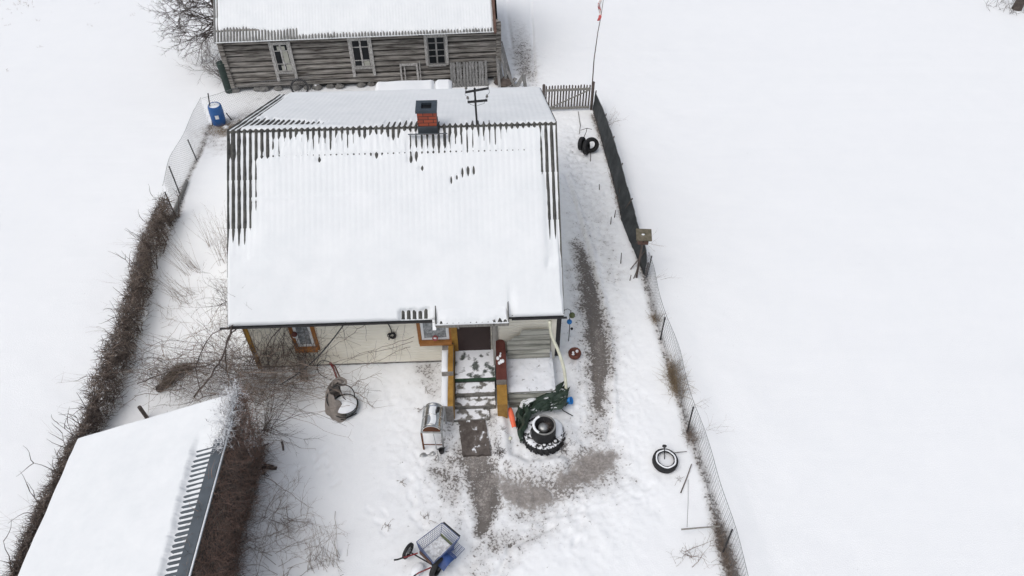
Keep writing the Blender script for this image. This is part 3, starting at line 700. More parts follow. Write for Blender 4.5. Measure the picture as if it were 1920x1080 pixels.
# ------------------------------------------------------------------ chain-link fences
def chain_fence(name, label, base, h, posts, group, sp=.085, r=.0024, lean=0, topdip=.05, seed=1, wave=.05, post_r=.022, vert=False):
    rng = random.Random(seed); t0 = base[0]
    th = thing(name, label, 'fence', t0, 0, group); I_ = t0
    _, _, TL = polyat(base, 0)
    def S(d, z):      # surface point: distance along, height
        q, dr, _ = polyat(base, min(1, max(0, d/TL))); nrm = Vector((dr.y, -dr.x, 0))
        zz = z*(h-topdip*(.5+.5*math.sin(d*1.9+seed)))
        off = lean*z+wave*math.sin(d*2.3+seed)*math.sin(math.pi*z*.8)
        g_ = gz(q.x, q.y)
        return q+nrm*off+Vector((0, 0, g_+zz))-I_
    mb = MB(); nd = int(TL/sp); k = h/sp
    if vert:
        for i in range(nd+1): mb.tube([S(i*sp, z) for z in (0, .33, .66, 1)], r, 3, cap=False)
        for j in range(int(k)+1):
            mb.tube([S(x, j/int(k)) for x in np.linspace(0, TL, int(TL/.35))], r, 3, cap=False)
    else:
        for i in range(-int(k)-1, nd+1):
            for sg in (1, -1):
                pts = []
                for z in np.linspace(0, 1, 6):
                    d = (i+z*k)*sp if sg > 0 else (i+(1-z)*k)*sp
                    if 0 <= d <= TL: pts.append(S(d, z))
                if len(pts) > 1: mb.tube(pts, r, 3, cap=False)
    mb.build('wire_mesh', 'wire', th)
    mb = MB(); mb.tube([S(x, 1)+Vector((0, 0, .004)) for x in np.linspace(0, TL, int(TL/.3)+2)], .0065, 4); mb.build('top_wire', 'wire', th)
    for (a, b) in posts:
        mb = MB(); mb.tube([Vector(a)-I_-Vector((0, 0, .08)), Vector(b)-I_], post_r, 6); mb.build('post', 'iron', th)
    return th
def post_px(pb, pt, dz=0.0):      # foot on the ground, head straight above it allowing the lean seen
    a = GG(*pb); b = VY(*pt, a.y); return a, b
# right hand side, from the netting down to the lower edge
rb = [GG(*p) for p in ((1208, 520), (1222, 580), (1240, 637), (1262, 705), (1288, 800), (1322, 905), (1350, 1000), (1372, 1080), (1392, 1160))]
chain_fence('chain_link_fence', 'long chain link fence along the right of the yard with four leaning iron posts', rb, 1.12,
            [post_px((1238, 637), (1247, 595)), post_px((1288, 812), (1300, 763)), post_px((1356, 1035), (1373, 993)), post_px((1212, 520), (1222, 480))], 'chain link fences', .11, .0036, 0, .06, 3, .05, .02, True)
lb = [GG(*p) for p in ((397, 238), (370, 300), (345, 350), (330, 404))]
chain_fence('chain_link_fence', 'chain link fence from the blue barrel down to the twiggy hedge', lb, 1.30,
            [post_px((369, 300), (352, 262)), post_px((337, 363), (317, 312)), post_px((329, 405), (309, 360)), post_px((398, 235), (390, 175))], 'chain link fences', .095, .0032, .05, .04, 5, .05, .022)
bb_ = [GG(*p) for p in ((397, 238), (445, 222), (520, 205), (600, 196))]
chain_fence('chain_link_fence', 'chain link fence behind the blue barrel running behind the cottage', bb_, 1.30, [post_px((436, 225), (424, 212))], 'chain link fences', .095, .0028, 0, .04, 7)
kb = MB(); q = [GG(337, 362), GG(358, 322)]
# weathered boards lying along the foot of the left fence
for i, (a, b) in enumerate((((318, 425), (340, 372)), ((341, 370), (352, 342)))):
    A, B = GG(*a, .07), GG(*b, .07); o_ = MB(); c_ = (A+B)/2
    o_.bar(A-c_, B-c_, .05, .17); o_ = o_.build('edging_board', 'greyboard', bevel=.006); o_.location = c_; o_.rotation_euler = (0, 0, 0)
    tag(o_, ['longer grey board standing on edge at the foot of the left fence', 'shorter grey board on edge at the left fence, farther from the hedge'][i], 'board', 'edging boards')

# ------------------------------------------------------------------ hedge of dry climbers on the left fence
def tangle(mb, fn, n_, rng, ln=(.25, .6), r=(.003, .006), up=.1, bend=.35, mi=(0, 1), horiz=1.0):
    for i in range(n_):
        p = fn(rng); d = Vector((rng.gauss(0, horiz), rng.gauss(0, horiz), rng.gauss(0, .7)+up))
        stem(mb, p, d, rng.uniform(*ln), rng.uniform(*r), rng, 4, bend, up*.3, 0, 0, 3, mi=rng.choice(mi), minz=.02)
hb = [GG(*p) for p in ((326, 408), (306, 452), (284, 500), (272, 560), (262, 600), (247, 655), (226, 705), (204, 770), (178, 830), (148, 880), (120, 935), (86, 1000), (60, 1060), (30, 1140))]
hw = [.12, .22, .15, .18, .20, .22, .26, .24, .17, .15, .11, .10, .09, .09]; hh_ = [1.0, 1.0, .95, .95, 1.0, 1.02, 1.05, 1.0, .85, .8, .7, .65, .6, .6]
hedge = thing('hedge', 'long dense hedge of leafless brown climbers over the left fence', 'hedge', hb[3])
rng = random.Random(11)
def hpnt(r_):
    t = r_.random()
    q, dr, _ = polyat(hb, t); i = min(len(hw)-1, int(t*(len(hw)-1))); nrm = Vector((dr.y, -dr.x, 0)); z = r_.random()**.8
    w_ = hw[i]*(1+.4*math.sin(t*55)+.3*math.sin(t*23+1)); 
    return q+nrm*(r_.uniform(-1, 1)*w_*(1-.45*z))+Vector((0, 0, z*hh_[i]))-hb[3]
mb = MB(); tangle(mb, hpnt, 17000, rng, (.15, .34), (.004, .009), .02, .42); mb.build('foliage', ['twig', 'twigdark'], hedge)
mb = MB()
for k in range(46):
    t = k/46; q, dr, _ = polyat(hb, t); q = q-hb[3]
    stem(mb, q+Vector((rng.uniform(-.2, .2), rng.uniform(-.1, .1), 0)), (rng.gauss(0, .15), rng.gauss(0, .15), 1), 1.1, .018, rng, 6, .18, 0, 3, 1, 5)
mb.build('trunk', 'twigdark', hedge)
mb = MB()
for k in range(60):      # whips that stand out of the outline
    p = hpnt(rng); p.z = max(p.z, .5); stem(mb, p, (rng.uniform(-1.6, -.2), rng.gauss(0, .4), .25), rng.uniform(.4, .95), .0028, rng, 5, .09, 0, 2, 1, 3)
mb.build('twigs', 'twig', hedge)

# ------------------------------------------------------------------ old log house
OF = Frame((-11.4, 26.67, 0), 4.8)
old = thing('log_house', 'long weathered grey log house with peeling window frames and snowy corrugated roof', 'house', OF.o, OF.a)
OW, OD = 10.9, 6.2; rng = random.Random(21)
mb = MB(); lh = .235; z = .16; k = 0
while z < 2.55:
    z1 = z+lh*rng.uniform(.9, 1.08); sag = rng.uniform(-.012, .012); nseg = 66
    rr_ = rng.uniform(.06, .085); ph = rng.uniform(0, 50)
    def lf(u, v, z=z, z1=z1, sag=sag, rr_=rr_, ph=ph):
        x = u*OW; a = math.pi*v; wob_ = .018*nz(x*.8, ph)+.006*nz(x*5, ph, v*3)
        return Vector((x, .03-rr_*math.sin(a)**.55+.012*nz(x*2.5, ph, v*4), z+.010+(z1-z-.030)*v+sag*math.sin(x*.8)+wob_))
    mb.grid(lf, nseg, 7); z = z1; k += 1
mb.build('log_wall', 'log', old, smooth=True)
mb = MB(); mb.box((.02, .04, .1), (OW-.02, OD, 2.5)); mb.build('wall_core', 'logdark', old)
mb = MB()
for i in range(26):
    x = i*.43+rng.uniform(-.08, .08)
    if rng.random() < .8: mb = MB(); mb.sphere((x, .0+rng.uniform(-.06, .04), .06), rng.uniform(.10, .19), 10, sc_=(1.25, .8, .75), jit=.12, rng=rng); mb.build('footing_stone', 'stone', old)
mb = MB()
for x in (0.0, OW):
    mb = MB()
    for j in range(10): mb.box((x-.10, -.11, .2+j*.235), (x+.10, .14, .2+j*.235+.215))
    mb.build('log_corner', 'log', old, bevel=.02)
def ohp(px, py, y=0): return OF.lp(px, py, 1, y)
def owin(x0, x1, z0, z1, mull, down, curtain, cross):
    f = MB(); w_ = .115; y0, y1 = -.105, -.055
    f.bar((x0+w_/2, -.08, z1+.12), (x0+w_/2, -.08, z0-down), .05, w_, up=(1, 0, 0)); f.bar((x1-w_/2, -.08, z1+.12), (x1-w_/2, -.08, z0-down*.9), .05, w_, up=(1, 0, 0))
    f.box((x0+w_, y0, z1-.02), (x1-w_, y1, z1+.10)); f.box((x0+w_, y0, z0-.10), (x1-w_, y1, z0-.02)); f.box((x0+.02, y0-.03, z0-.03), (x1-.02, y0-.002, z0+.0))
    o_ = f.build('window', 'oldframe', old, bevel=.008)
    s_ = MB(); X0, X1 = x0+w_+.003, x1-w_-.003
    s_.box((X0, -.085, z0), (X0+.045, -.06, z1-.025)); s_.box((X1-.045, -.085, z0), (X1, -.06, z1-.025)); m_ = (X0+X1)/2
    s_.box((m_-.035, -.09, z0), (m_+.035, -.058, z1-.025)); 
    for c_ in cross: s_.box((X0+.046, -.083, z0+(z1-z0)*c_-.018), (m_-.036, -.061, z0+(z1-z0)*c_+.018)); s_.box((m_+.036, -.083, z0+(z1-z0)*c_-.018), (X1-.046, -.061, z0+(z1-z0)*c_+.018))
    s_.box((X0+.046, -.083, z0), (X1-.046, -.061, z0+.04))
    s_.build('window_sash', 'oldframe' if mull and down > .1 else 'greyboard', o_, bevel=.004)
    g_ = MB(); g_.box((X0, -.071, z0+.01), (X1, -.066, z1-.03)); g_.build('pane', 'darkglass', o_)
    if curtain:
        g_ = MB()
        for (a, b_, c_, d_) in curtain: g_.box((x0+(x1-x0)*a, -.0735, z0+(z1-z0)*c_), (x0+(x1-x0)*b_, -.0715, z0+(z1-z0)*d_))
        g_.build('curtain', 'curtain', o_)
    return o_
for (pa, pb, cur, cr, dn) in (((503, 84), (556, 133), [(.55, .78, .30, .74), (.58, .8, .03, .25), (.34, .46, .78, .92), (.52, .7, .78, .92), (.36, .46, .03, .22)], (.28, .76), .42), ((651, 76), (703, 124), [(.56, .8, .03, .2)], (.24, .74), .45), ((794, 70), (842, 119), None, (.3, .52, .78), .05)):
    A, B = ohp(*pa, -.08), ohp(*pb, -.08); owin(A.x, B.x, B.z, A.z-.0, True, dn, cur, cr)
OEV = (-.38, 2.36); OR_ = (3.0, 4.85)
dO = Vector((0, OR_[0]-OEV[0], OR_[1]-OEV[1])); ox0, ox1 = ohp(403, 80, -.38).x, ohp(927, 64, -.38).x
corr_sheet('roof', 'asb_grey', old, (ox0, OEV[0], OEV[1]), (1, 0, 0), dO, ox1-ox0, dO.length, .1195, .02)
corr_sheet('rear_roof', 'asb_grey', old, (ox1, 2*OR_[0]-OEV[0], OEV[1]), (-1, 0, 0), Vector((0, -dO.y, dO.z)), ox1-ox0, dO.length, .1195, .02)
def tO(u, v):
    n1_ = fbm(u*2.5, v*2.5, 61)-.47; n2_ = fbm(u*9, v*3, 62)-.47
    edge = np.where(u < 3.15, .50+.10*np.sin(u*2.0), .20-.05*sstep(4, 8, u))
    t = .045+.015*n1_-(1-sstep(edge-.08, edge+.06, v+n2_*.18))*.052
    t = t-(1-sstep(.08, .2, u+n1_*.1))*.06*sstep(.2, .5, v)
    t = t-(1-sstep(.02, .1, (ox1-ox0-u)))*.05
    return np.maximum(t, -.002+.012*n1_)
snow_sheet('roof_snow', old, (ox0, OEV[0], OEV[1]), (1, 0, 0), dO, ox1-ox0, dO.length, tO, .1195, .02, dv=.04, per=8, seed=63)
snow_sheet('roof_snow', old, (ox1, 2*OR_[0]-OEV[0], OEV[1]), (-1, 0, 0), Vector((0, -dO.y, dO.z)), ox1-ox0, dO.length, lambda u, v: .06+0*u, .1195, .02, dv=.2, per=4, seed=64)
mb = MB(); mb.bar((ox1+.03, OEV[0]-.02, OEV[1]-.05), (ox1+.03, OR_[0], OR_[1]-.05), .11, .20); mb.build('bargeboard', 'brownboard', old)
mb = MB(); mb.bar((ox0-.02, OEV[0], OEV[1]-.04), (ox0-.02, OR_[0], OR_[1]-.04), .04, .12); mb.build('bargeboard', 'greyboard', old)
for gx_ in (.02, OW-.02): mb = MB(); mb.add([(gx_, .04, 2.45), (gx_, OD-.04, 2.45), (gx_, 3, 4.7)], [(0, 1, 2)]); mb.build('gable', 'logdark', old)
# things leaning on the log house
def leaning(name, cat, label, px0_, pz, mk, y=-.5, group=None):
    t_ = thing(name, label, cat, OF.M @ Vector((px0_, y, 0)), OF.a, group); mk(t_); return t_
xA = ohp(752, 150, -.2).x; xB = ohp(786, 150, -.2).x
def mkf(t_):
    f = MB(); w_ = xB-xA; R_ = Matrix.Rotation(math.radians(-12), 4, 'X')
    for lo, hi in (((0, 0, 0), (.07, .05, 1.0)), ((w_-.08, 0, 0), (w_, .05, 1.0)), ((.0701, 0, .90), (w_-.0801, .05, 1.0))): f.box(lo, hi, 0, R_)
    f.build('frame', 'oldframe', t_, bevel=.005)
    f = MB(); f.box((.16, .06, 0), (.21, .09, .88), 0, R_); f.build('loose_lath', 'oldframe', t_); f = MB(); f.box((w_+.05, .02, 0), (w_+.09, .06, 1.08), 0, R_); f.build('loose_lath', 'oldframe', t_)
leaning('leaning_frame', 'frame', 'empty weathered door frame leaning on the log house between two windows', xA, 0, mkf, -.30)
xA = ohp(845, 150, -.3).x; xB = ohp(915, 150, -.3).x
def mkp(t_):
    n_ = 12; w_ = (xB-xA)/n_
    for i in range(n_):
        f = MB(); R_ = Matrix.Translation(Vector((i*w_, 0, 0))) @ Matrix.Rotation(math.radians(-13), 4, 'X') @ Matrix.Rotation(math.radians(rng.uniform(-1.2, 1.2)), 4, 'Y')
        f.box((0, 0, -.05+rng.uniform(0, .06)), (w_*.78, .025, 1.02+rng.uniform(-.03, .03)), 0, R_); f.build('board', 'greyboard', t_)
    f = MB(); R_ = Matrix.Rotation(math.radians(-13), 4, 'X')
    for zz in (.25, .85): f.box((0, .027, zz), (xB-xA, .06, zz+.07), 0, R_)
    f.build('batten', 'greyboard', t_)
leaning('fence_panel', 'fence panel', 'grey picket panel leaning on the right end of the log house', xA, 0, mkp, -.42)
bp_ = thing('board_pile', 'heap of old boards leaning at the right corner of the log house', 'boards', OF.M @ Vector((OW+.12, -.35, 0)), OF.a)
for (x, y, z, x2, y2, z2, w_) in ((0, 0, 0, -.25, .5, 1.9, .13), (.18, -.1, 0, -.1, .45, 1.75, .10), (.32, .05, 0, .0, .5, 1.5, .12), (.42, .25, 0, .02, .6, 1.6, .05), (-.15, -.3, .05, -.2, .4, 1.2, .11), (.5, -.35, .03, .1, .3, .7, .12), (.1, -.45, .02, .55, .1, .2, .16)):
    f = MB(); f.bar((x, y, z), (x2, y2, z2), w_, .035); f.build('board', 'greyboard', bp_)
f = MB(); f.sphere((.1, 0, .1), .35, 12, sc_=(1.2, .9, .5), jit=.2, rng=rng); f.build('debris', 'twigdark', bp_)
# dark barrel under the shrub at the left corner
q = GG(431, 172); f = MB(); f.lathe([(0.01, 0), (.17, 0), (.18, .05), (.18, 1.25), (.19, 1.28), (.18, 1.31), (.001, 1.33)], 20, wob=lambda i, j: .02*math.sin(j*1.9+i))
o_ = f.build('rain_barrel', 'darkgreen', smooth=True); o_.location = q; tag(o_, 'tall dark green rain barrel at the left corner of the log house', 'barrel')
# snowed over stacks between the two houses
def snowbox(name, label, cat, xa, xb, ya, yb, h, m='greyboard', grp=None, st=.13):
    A = Vector((xa, ya, 0)); t_ = thing(name, label, cat, OF.M @ A, OF.a, grp); w_, d_ = xb-xa, yb-ya
    f = MB(); rg = random.Random(int(w_*100)); z = 0
    while z < h-.02:
        x = 0
        while x < w_-.03:
            l_ = min(rg.uniform(.4, .9), w_-x); f.box((x+.008, rg.uniform(0, .05), z), (x+l_-.008, d_-rg.uniform(0, .04), z+.115)); x += l_
        z += .12
    f.build('stack', m, t_)
    f = MB(); ex = .05
    def fn(u, v):
        e = min(1, 7*min(u, 1-u)*w_/.8)*min(1, 7*min(v, 1-v)*d_/.8); e = max(0, e)**.5
        return Vector((-ex+(w_+2*ex)*u, -ex+(d_+2*ex)*v, h-.05+st*1.2*e+.03*nz(u*w_*2, v*2, w_)))
    f.grid(fn, 36, 16); f.build('snow_cap', 'snow', t_, smooth=True); return t_
zt = .95
q0, q1 = OF.lp(706, 165, 2, zt), OF.lp(812, 158, 2, zt); snowbox('wood_stack', 'long wood stack under thick snow behind the cottage', 'wood stack', q0.x, q1.x, q0.y-.55, q0.y+.35, zt)
q0, q1 = OF.lp(818, 160, 2, zt), OF.lp(845, 158, 2, zt); snowbox('wood_crate', 'short wooden crate under snow beside the long wood stack', 'crate', q0.x, q1.x, q0.y-.4, q0.y+.35, zt-.02)
# wheel showing over the rear eave
q = GG(565, 178); wh = thing('old_wheel', 'spoked old wheel standing behind the cottage roof', 'wheel', q, .1)
f = MB(); f.torus(.33, .04, TR((0, 0, .34), math.radians(78)), 36, 8); f.build('tyre', 'black', wh, smooth=True)
f = MB()
for k in range(10):
    a = k*math.pi*2/10; f.tube([TR((0, 0, .34), math.radians(78)) @ Vector((.04*math.cos(a), .04*math.sin(a), 0)), TR((0, 0, .34), math.radians(78)) @ Vector((.31*math.cos(a), .31*math.sin(a), 0))], .006, 4)
f.build('spokes', 'iron', wh)

# leafless tree behind the left of the log house
tr = thing('tree', 'bare tree with dark branches at the far left corner of the log house', 'tree', (-12.2, 29.6, 0)); rng = random.Random(31)
f = MB(); f.tube([(0, 0, -.1), (.05, -.1, 1.0), (-.05, -.25, 2.0), (-.1, -.4, 3.0)], [.13, .11, .09, .07], 8); f.build('trunk', 'twigdark', tr)
f = MB()
for k in range(34):
    h_ = rng.uniform(.9, 3.0); a = rng.uniform(math.pi*.62, math.pi*1.55)
    stem(f, (-.05, -.1-h_*.1, h_), (math.cos(a), math.sin(a), rng.uniform(-.1, .5)), rng.uniform(1.3, 2.3), .026, rng, 7, .17, -.01, 5, 3, 3, .52, spread=.75)
f.build('crown', 'twigdark', tr)
sh = thing('shrub', 'bare shrub growing against the left corner of the log house', 'shrub', GG(432, 165)); f = MB()
for k in range(30):
    a = rng.uniform(1.2, 4.2); stem(f, (rng.uniform(-.1, .1), rng.uniform(0, .5), .1), (math.cos(a)*.6, math.sin(a)*.5, 1), rng.uniform(1.0, 2.0), .011, rng, 6, .2, -.03, 4, 2, 3, .45)
f.build('twigs', 'twigdark', sh)

# ------------------------------------------------------------------ blue barrel
q = GG(412, 232); bl = thing('plastic_barrel', 'blue plastic barrel with a white label and snowy lid beside the left fence', 'barrel', q, .2)
bl.rotation_euler = (math.radians(2), math.radians(2), .2); bl.scale = (.9, .9, .9)
f = MB(); f.lathe([(.001, 0), (.24, 0), (.275, .04), (.285, .1), (.292, .3), (.295, .33), (.292, .36), (.295, .6), (.298, .63), (.292, .66), (.285, .85), (.27, .91), (.245, .93), (.245, .945), (.225, .945), (.22, .925), (.001, .92)], 36)
f.build('body', 'blue', bl, smooth=True)
f = MB(); f.grid(lambda u, v: Vector((.2965*math.cos(-1.72+.5*u), .2965*math.sin(-1.72+.5*u), .42+.18*v)), 6, 1); f.build('paper_label', 'white', bl)
f = MB(); f.grid(lambda u, v: Vector((.215*v*math.cos(6.2832*u), .215*v*math.sin(6.2832*u), .925+.035*(1-v**4)+.01*nz(u*9, v*3))), 28, 8); f.build('snow_cap', 'snow', bl, smooth=True)
q = GG(424, 241); f = MB(); f.sphere((0, 0, .05), .1, 12, sc_=(1.2, .9, .75), jit=.05, rng=rng); o_ = f.build('snowy_pot', 'snow', smooth=True); o_.location = q; tag(o_, 'small snow covered lump at the foot of the blue barrel', 'pot')

# ------------------------------------------------------------------ pole with two crossarms standing on the ridge
q = HF.M @ hp(895, 238, 3.4); top = VY(891, 165, q.y); ms = thing('power_mast', 'black iron mast with two crossarms and insulators standing on the cottage ridge', 'mast', q, HF.a)
hM = (top-q).length; f = MB(); f.tube([(0, 0, -.3), (-.03, 0, hM)], .026, 8); f.build('pole', 'iron', ms)
def arm(z, x0, x1, dz):
    f = MB(); f.bar((x0, -.02, z), (x1, -.02, z+dz), .045, .045); a_ = f.build('crossarm', 'iron', ms); return a_
arm(hM-.10, -.26, .32, .10); arm(hM-.38, -.22, .28, .04)
for (x, z) in ((-.21, hM-.36), (.27, hM-.33), (-.24, hM-.09), (.30, hM)):
    f = MB(); f.tube([(x, -.02, z), (x, -.02, z+.07)], .006, 5); f.lathe([(.001, .15), (.02, .145), (.03, .12), (.022, .11), (.036, .09), (.02, .075), (.001, .07)], 10, mtx=TR((x, -.02, z))); f.build('insulator', 'stone', ms, smooth=True)
f = MB()
for a, b in (((-.21, hM-.22), (0, hM-.5)), ((.27, hM-.2), (.02, hM-.48)), ((-.24, hM+.05), (-.21, hM-.22)), ((.30, hM+.13), (.27, hM-.2))):
    A = Vector((a[0], -.03, a[1])); B = Vector((b[0], -.03, b[1])); f.tube([A, A.lerp(B, .5)+Vector((.05*(1 if a[0] > 0 else -1), 0, -.08)), B], .0045, 4)
f.build('jumper_wire', 'cable', ms)

# ------------------------------------------------------------------ gate, flag pole, shade netting, bird table
qa, qb = G(1021, 208), G(1107, 205); gw = (qb-qa).length; ga = math.atan2(qb.y-qa.y, qb.x-qa.x)
gt = thing('picket_gate', 'grey picket gate with a diagonal brace closing the yard', 'gate', qa, ga); rng = random.Random(41)
n_ = 16
for i in range(n_):
    x = .04+i*(gw-.14)/(n_-1); f = MB(); h_ = 1.12+rng.uniform(-.012, .02); l_ = rng.uniform(-.01, .01)
    f.add([(x-.028, -.012, .05), (x+.028, -.012, .05), (x+.028+l_, -.012, h_-.04), (x+l_, -.012, h_), (x-.028+l_, -.012, h_-.04), (x-.028, .012, .05), (x+.028, .012, .05), (x+.028+l_, .012, h_-.04), (x+l_, .012, h_), (x-.028+l_, .012, h_-.04)],
          [(0, 1, 2, 3, 4), (9, 8, 7, 6, 5), (0, 5, 6, 1), (1, 6, 7, 2), (2, 7, 8, 3), (3, 8, 9, 4), (4, 9, 5, 0)])
    f.build('picket', 'twigdark', gt)
for z in (.93, .12):
    f = MB(); f.bar((0, -.035, z), (gw-.06, -.035, z+.01), .04, .09); f.build('rail', 'post', gt)
f = MB(); f.bar((.18, -.065, .16), (gw-.1, -.065, .92), .018, .05); f.build('brace', 'post', gt)
for x, h_ in ((-.06, 1.15), (gw+.03, 1.2)):
    f = MB(); f.tube([(x, 0, -.1), (x, 0, h_)], .055, 8); f.sphere((x, 0, h_), .06, 8, sc_=(1, 1, .5)); f.build('gate_post', 'twigdark', gt)
# snow piled in the lane behind the gate shows white between the pickets
q = G(1108, 204); T_ = [VY(1110, 165, q.y), VY(1114, 110, q.y-.05), VY(1121, 60, q.y-.05), VY(1127, 30, q.y-.05), VY(1132, -6, q.y-.05)]
fp = thing('flag_pole', 'tall thin bending stake with a faded red and white pennant beside the gate', 'flag pole', q)
f = MB(); f.tube([Vector((0, 0, -.1))]+[p-q for p in T_], [.03, .026, .02, .016, .013, .01], 6); f.build('stake', 'twigdark', fp)
a, b = T_[3]-q, T_[4]-q; f = MB(); f.grid(lambda u, v: a.lerp(b, v*1.25-.25)+Vector((-.03-.10*u+.05*math.sin(v*7), -.04*math.sin(v*9+u*2), .02*u)), 4, 14); f.build('pennant', mat('pennant_cloth', (.50, .09, .09), .8, col2=(.7, .66, .64), scale=9, thr=(.47, .53)), fp)

nb = [G(*p) for p in ((1111, 206), (1120, 235), (1135, 290), (1148, 335), (1158, 375), (1165, 412), (1180, 450), (1197, 488), (1208, 516))]
ntop = [VY(px, py, b.y) for (px, py), b in zip(((1116, 172), (1131, 205), (1149, 255), (1163, 300), (1175, 345), (1188, 388), (1197, 425), (1212, 468), (1213, 495)), nb)]
nf_ = thing('netting_fence', 'dark grey shade netting fence running from the gate down the right side', 'fence', nb[0])
f = MB()
def nfn(u, v):
    b, _, L_ = polyat(nb, u); t = u*(len(nb)-1)
    # head line follows the same parameter by length
    i = 0; acc = 0; d = u*L_
    for i in range(len(nb)-1):
        s_ = (nb[i+1]-nb[i]).length
        if acc+s_ >= d or i == len(nb)-2: break
        acc += s_
    k = min(1, (d-acc)/s_); tp = ntop[i].lerp(ntop[i+1], k)
    return b.lerp(tp, v)+Vector((.05*math.sin(math.pi*v)*math.sin(u*31)+.02*nz(u*60, v*3), 0, -.03 if v < .01 else .012*math.sin(u*70)*v))-nb[0]
f.grid(nfn, 120, 8); nb_o = f.build('netting', 'net', nf_, smooth=True); so_ = nb_o.modifiers.new('thickness', 'SOLIDIFY'); so_.thickness = .006
for u, w_ in ((.0, 0), (.16, 0), (.33, 0), (.5, .0), (.68, 0), (.86, 0), (1, 0)):
    a = nfn(u, 0); b = nfn(u, 1); f = MB(); f.tube([a+Vector((.035, 0, -.1)), b+Vector((.035, 0, .05))], .024, 6); f.build('post', 'twigdark', nf_)
f = MB(); f.tube([nfn(u, 1) for u in np.linspace(0, 1, 50)], .008, 4); f.build('top_wire', 'wire', nf_)
f = MB(); a = nfn(.93, .9); f.tube([a, G(1182, 505)-nb[0]], .018, 5); f.tube([nfn(.9, .6), G(1196, 498)-nb[0]], .02, 5); f.build('strut', 'twigdark', nf_)
# bird table on a post just outside the netting
q = VY(1207, 441, 15.9); bt = thing('bird_table', 'mossy roofed bird house on a post above the netting fence', 'bird house', (q.x, q.y, 0), math.radians(-3)); z_ = q.z
f = MB(); f.tube([(0, 0, -.1), (0, 0, z_-.26)], .035, 7); f.build('post', 'twigdark', bt)
f = MB(); f.box((-.15, -.12, z_-.27), (.15, .12, z_-.06)); bx_ = f.build('box', 'brownboard', bt, bevel=.006)
f = MB(); f.disc((.0, -.1212, z_-.15), (0, -1, 0), .025, 14); f.build('entrance_hole', 'logdark', bx_)
f = MB(); R_ = TR((0, 0, z_), math.radians(14), 0, 0); f.box((-.22, -.20, -.02), (.23, .21, .03), 0, R_); f.build('roof', mat('mossy_board', (.085, .075, .05), .9, col2=(.18, .16, .12), scale=9, bump=.5), bt, bevel=.01)
f = MB(); f.sphere(R_ @ Vector((-.02, 0, .035)), .05, 10, sc_=(1, .7, .35)); f.build('snow_patch', 'snow', bt, smooth=True)

# ------------------------------------------------------------------ tyres
def tyre_mesh(f, R, w_, mtx, hole=.62):
    Ri = R*hole; pr = [(Ri, -w_*.42), (Ri+.02, -w_*.5), (R*.86, -w_*.5), (R*.96, -w_*.44), (R, -w_*.3), (R, w_*.3), (R*.96, w_*.44), (R*.86, w_*.5), (Ri+.02, w_*.5), (Ri, w_*.42), (Ri*1.05, w_*.3), (R*.9, w_*.2), (R*.9, -w_*.2), (Ri*1.05, -w_*.3), (Ri, -w_*.42)]
    f.lathe(pr, 40, mtx=mtx, wob=lambda i, j: (.012 if 3 < i < 6 and j % 2 else 0))
def tyre(label, loc, R, w_, rot, group, m='tyre', hole=.62):
    f = MB(); tyre_mesh(f, R, w_, Matrix.Identity(4), hole); o_ = f.build('old_tyre', m, smooth=False); o_.location = loc; o_.rotation_euler = rot; return tag(o_, label, 'tyre', group)
q = G(1099, 283)
tyre('upright old tyre at the left of the three tyres near the gate', q+Vector((-.17, .12, .24)), .25, .15, (math.radians(80), math.radians(10), math.radians(62)), 'old tyres by the gate')
tyre('upright old tyre in the middle of the three tyres near the gate', q+Vector((-.02, -.12, .24)), .26, .15, (math.radians(80), 0, math.radians(68)), 'old tyres by the gate')
tyre('old tyre with its hole facing the yard, rightmost of the three near the gate', q+Vector((.17, -.02, .28)), .28, .16, (math.radians(72), math.radians(-6), math.radians(14)), 'old tyres by the gate', hole=.55)
f = MB(); q2 = G(1093, 262); f.tube([(0, 0, 0), (.1, .0, .35), (.12, .02, .5)], .013, 5); f.tube([(-.12, 0, .42), (.12, .02, .5), (.3, 0, .46)], .011, 5); o_ = f.build('bent_rod', 'iron'); o_.location = q2; tag(o_, 'bent dark rod with a crosspiece behind the tyres near the gate', 'rod')
f = MB(); A, B = G(1084, 210), G(1086, 252); f.tube([(0, 0, .02), (.02, -1.0, .03), B-A+Vector((0, 0, .02))], .012, 5); o_ = f.build('wooden_pole', 'twigdark'); o_.location = A; tag(o_, 'thin dark pole lying in the snow between gate and tyres', 'pole')
q = GG(1246, 868); tyre('snow dusted car tyre lying flat in the right of the yard', q+Vector((0, 0, .10)), .31, .20, (math.radians(2), math.radians(3), 0), 'tyres lying flat')
o_ = bpy.data.objects['old_tyre.003']
f = MB(); f.lathe([(.215, .098), (.228, .110), (.245, .109), (.258, .098)], 40, wob=lambda i, j: .02*math.sin(j*.9)); f.build('snow_ring', 'snow', o_, smooth=True)
f = MB(); f.disc((0, 0, -.02), (0, 0, 1), .25, 30); f.build('snow_fill', 'snow', o_)
f = MB(); f.tube([(0, 0, 0), (-.02, .22, .32)], .012, 6); f.sphere((-.02, .235, .34), .055, 10, sc_=(1.1, .8, .7)); st_ = f.build('plug_stick', 'iron', smooth=True); st_.location = q+Vector((0, .02, .02)); tag(st_, 'thin stick with a dark knob standing in the flat car tyre', 'stick')

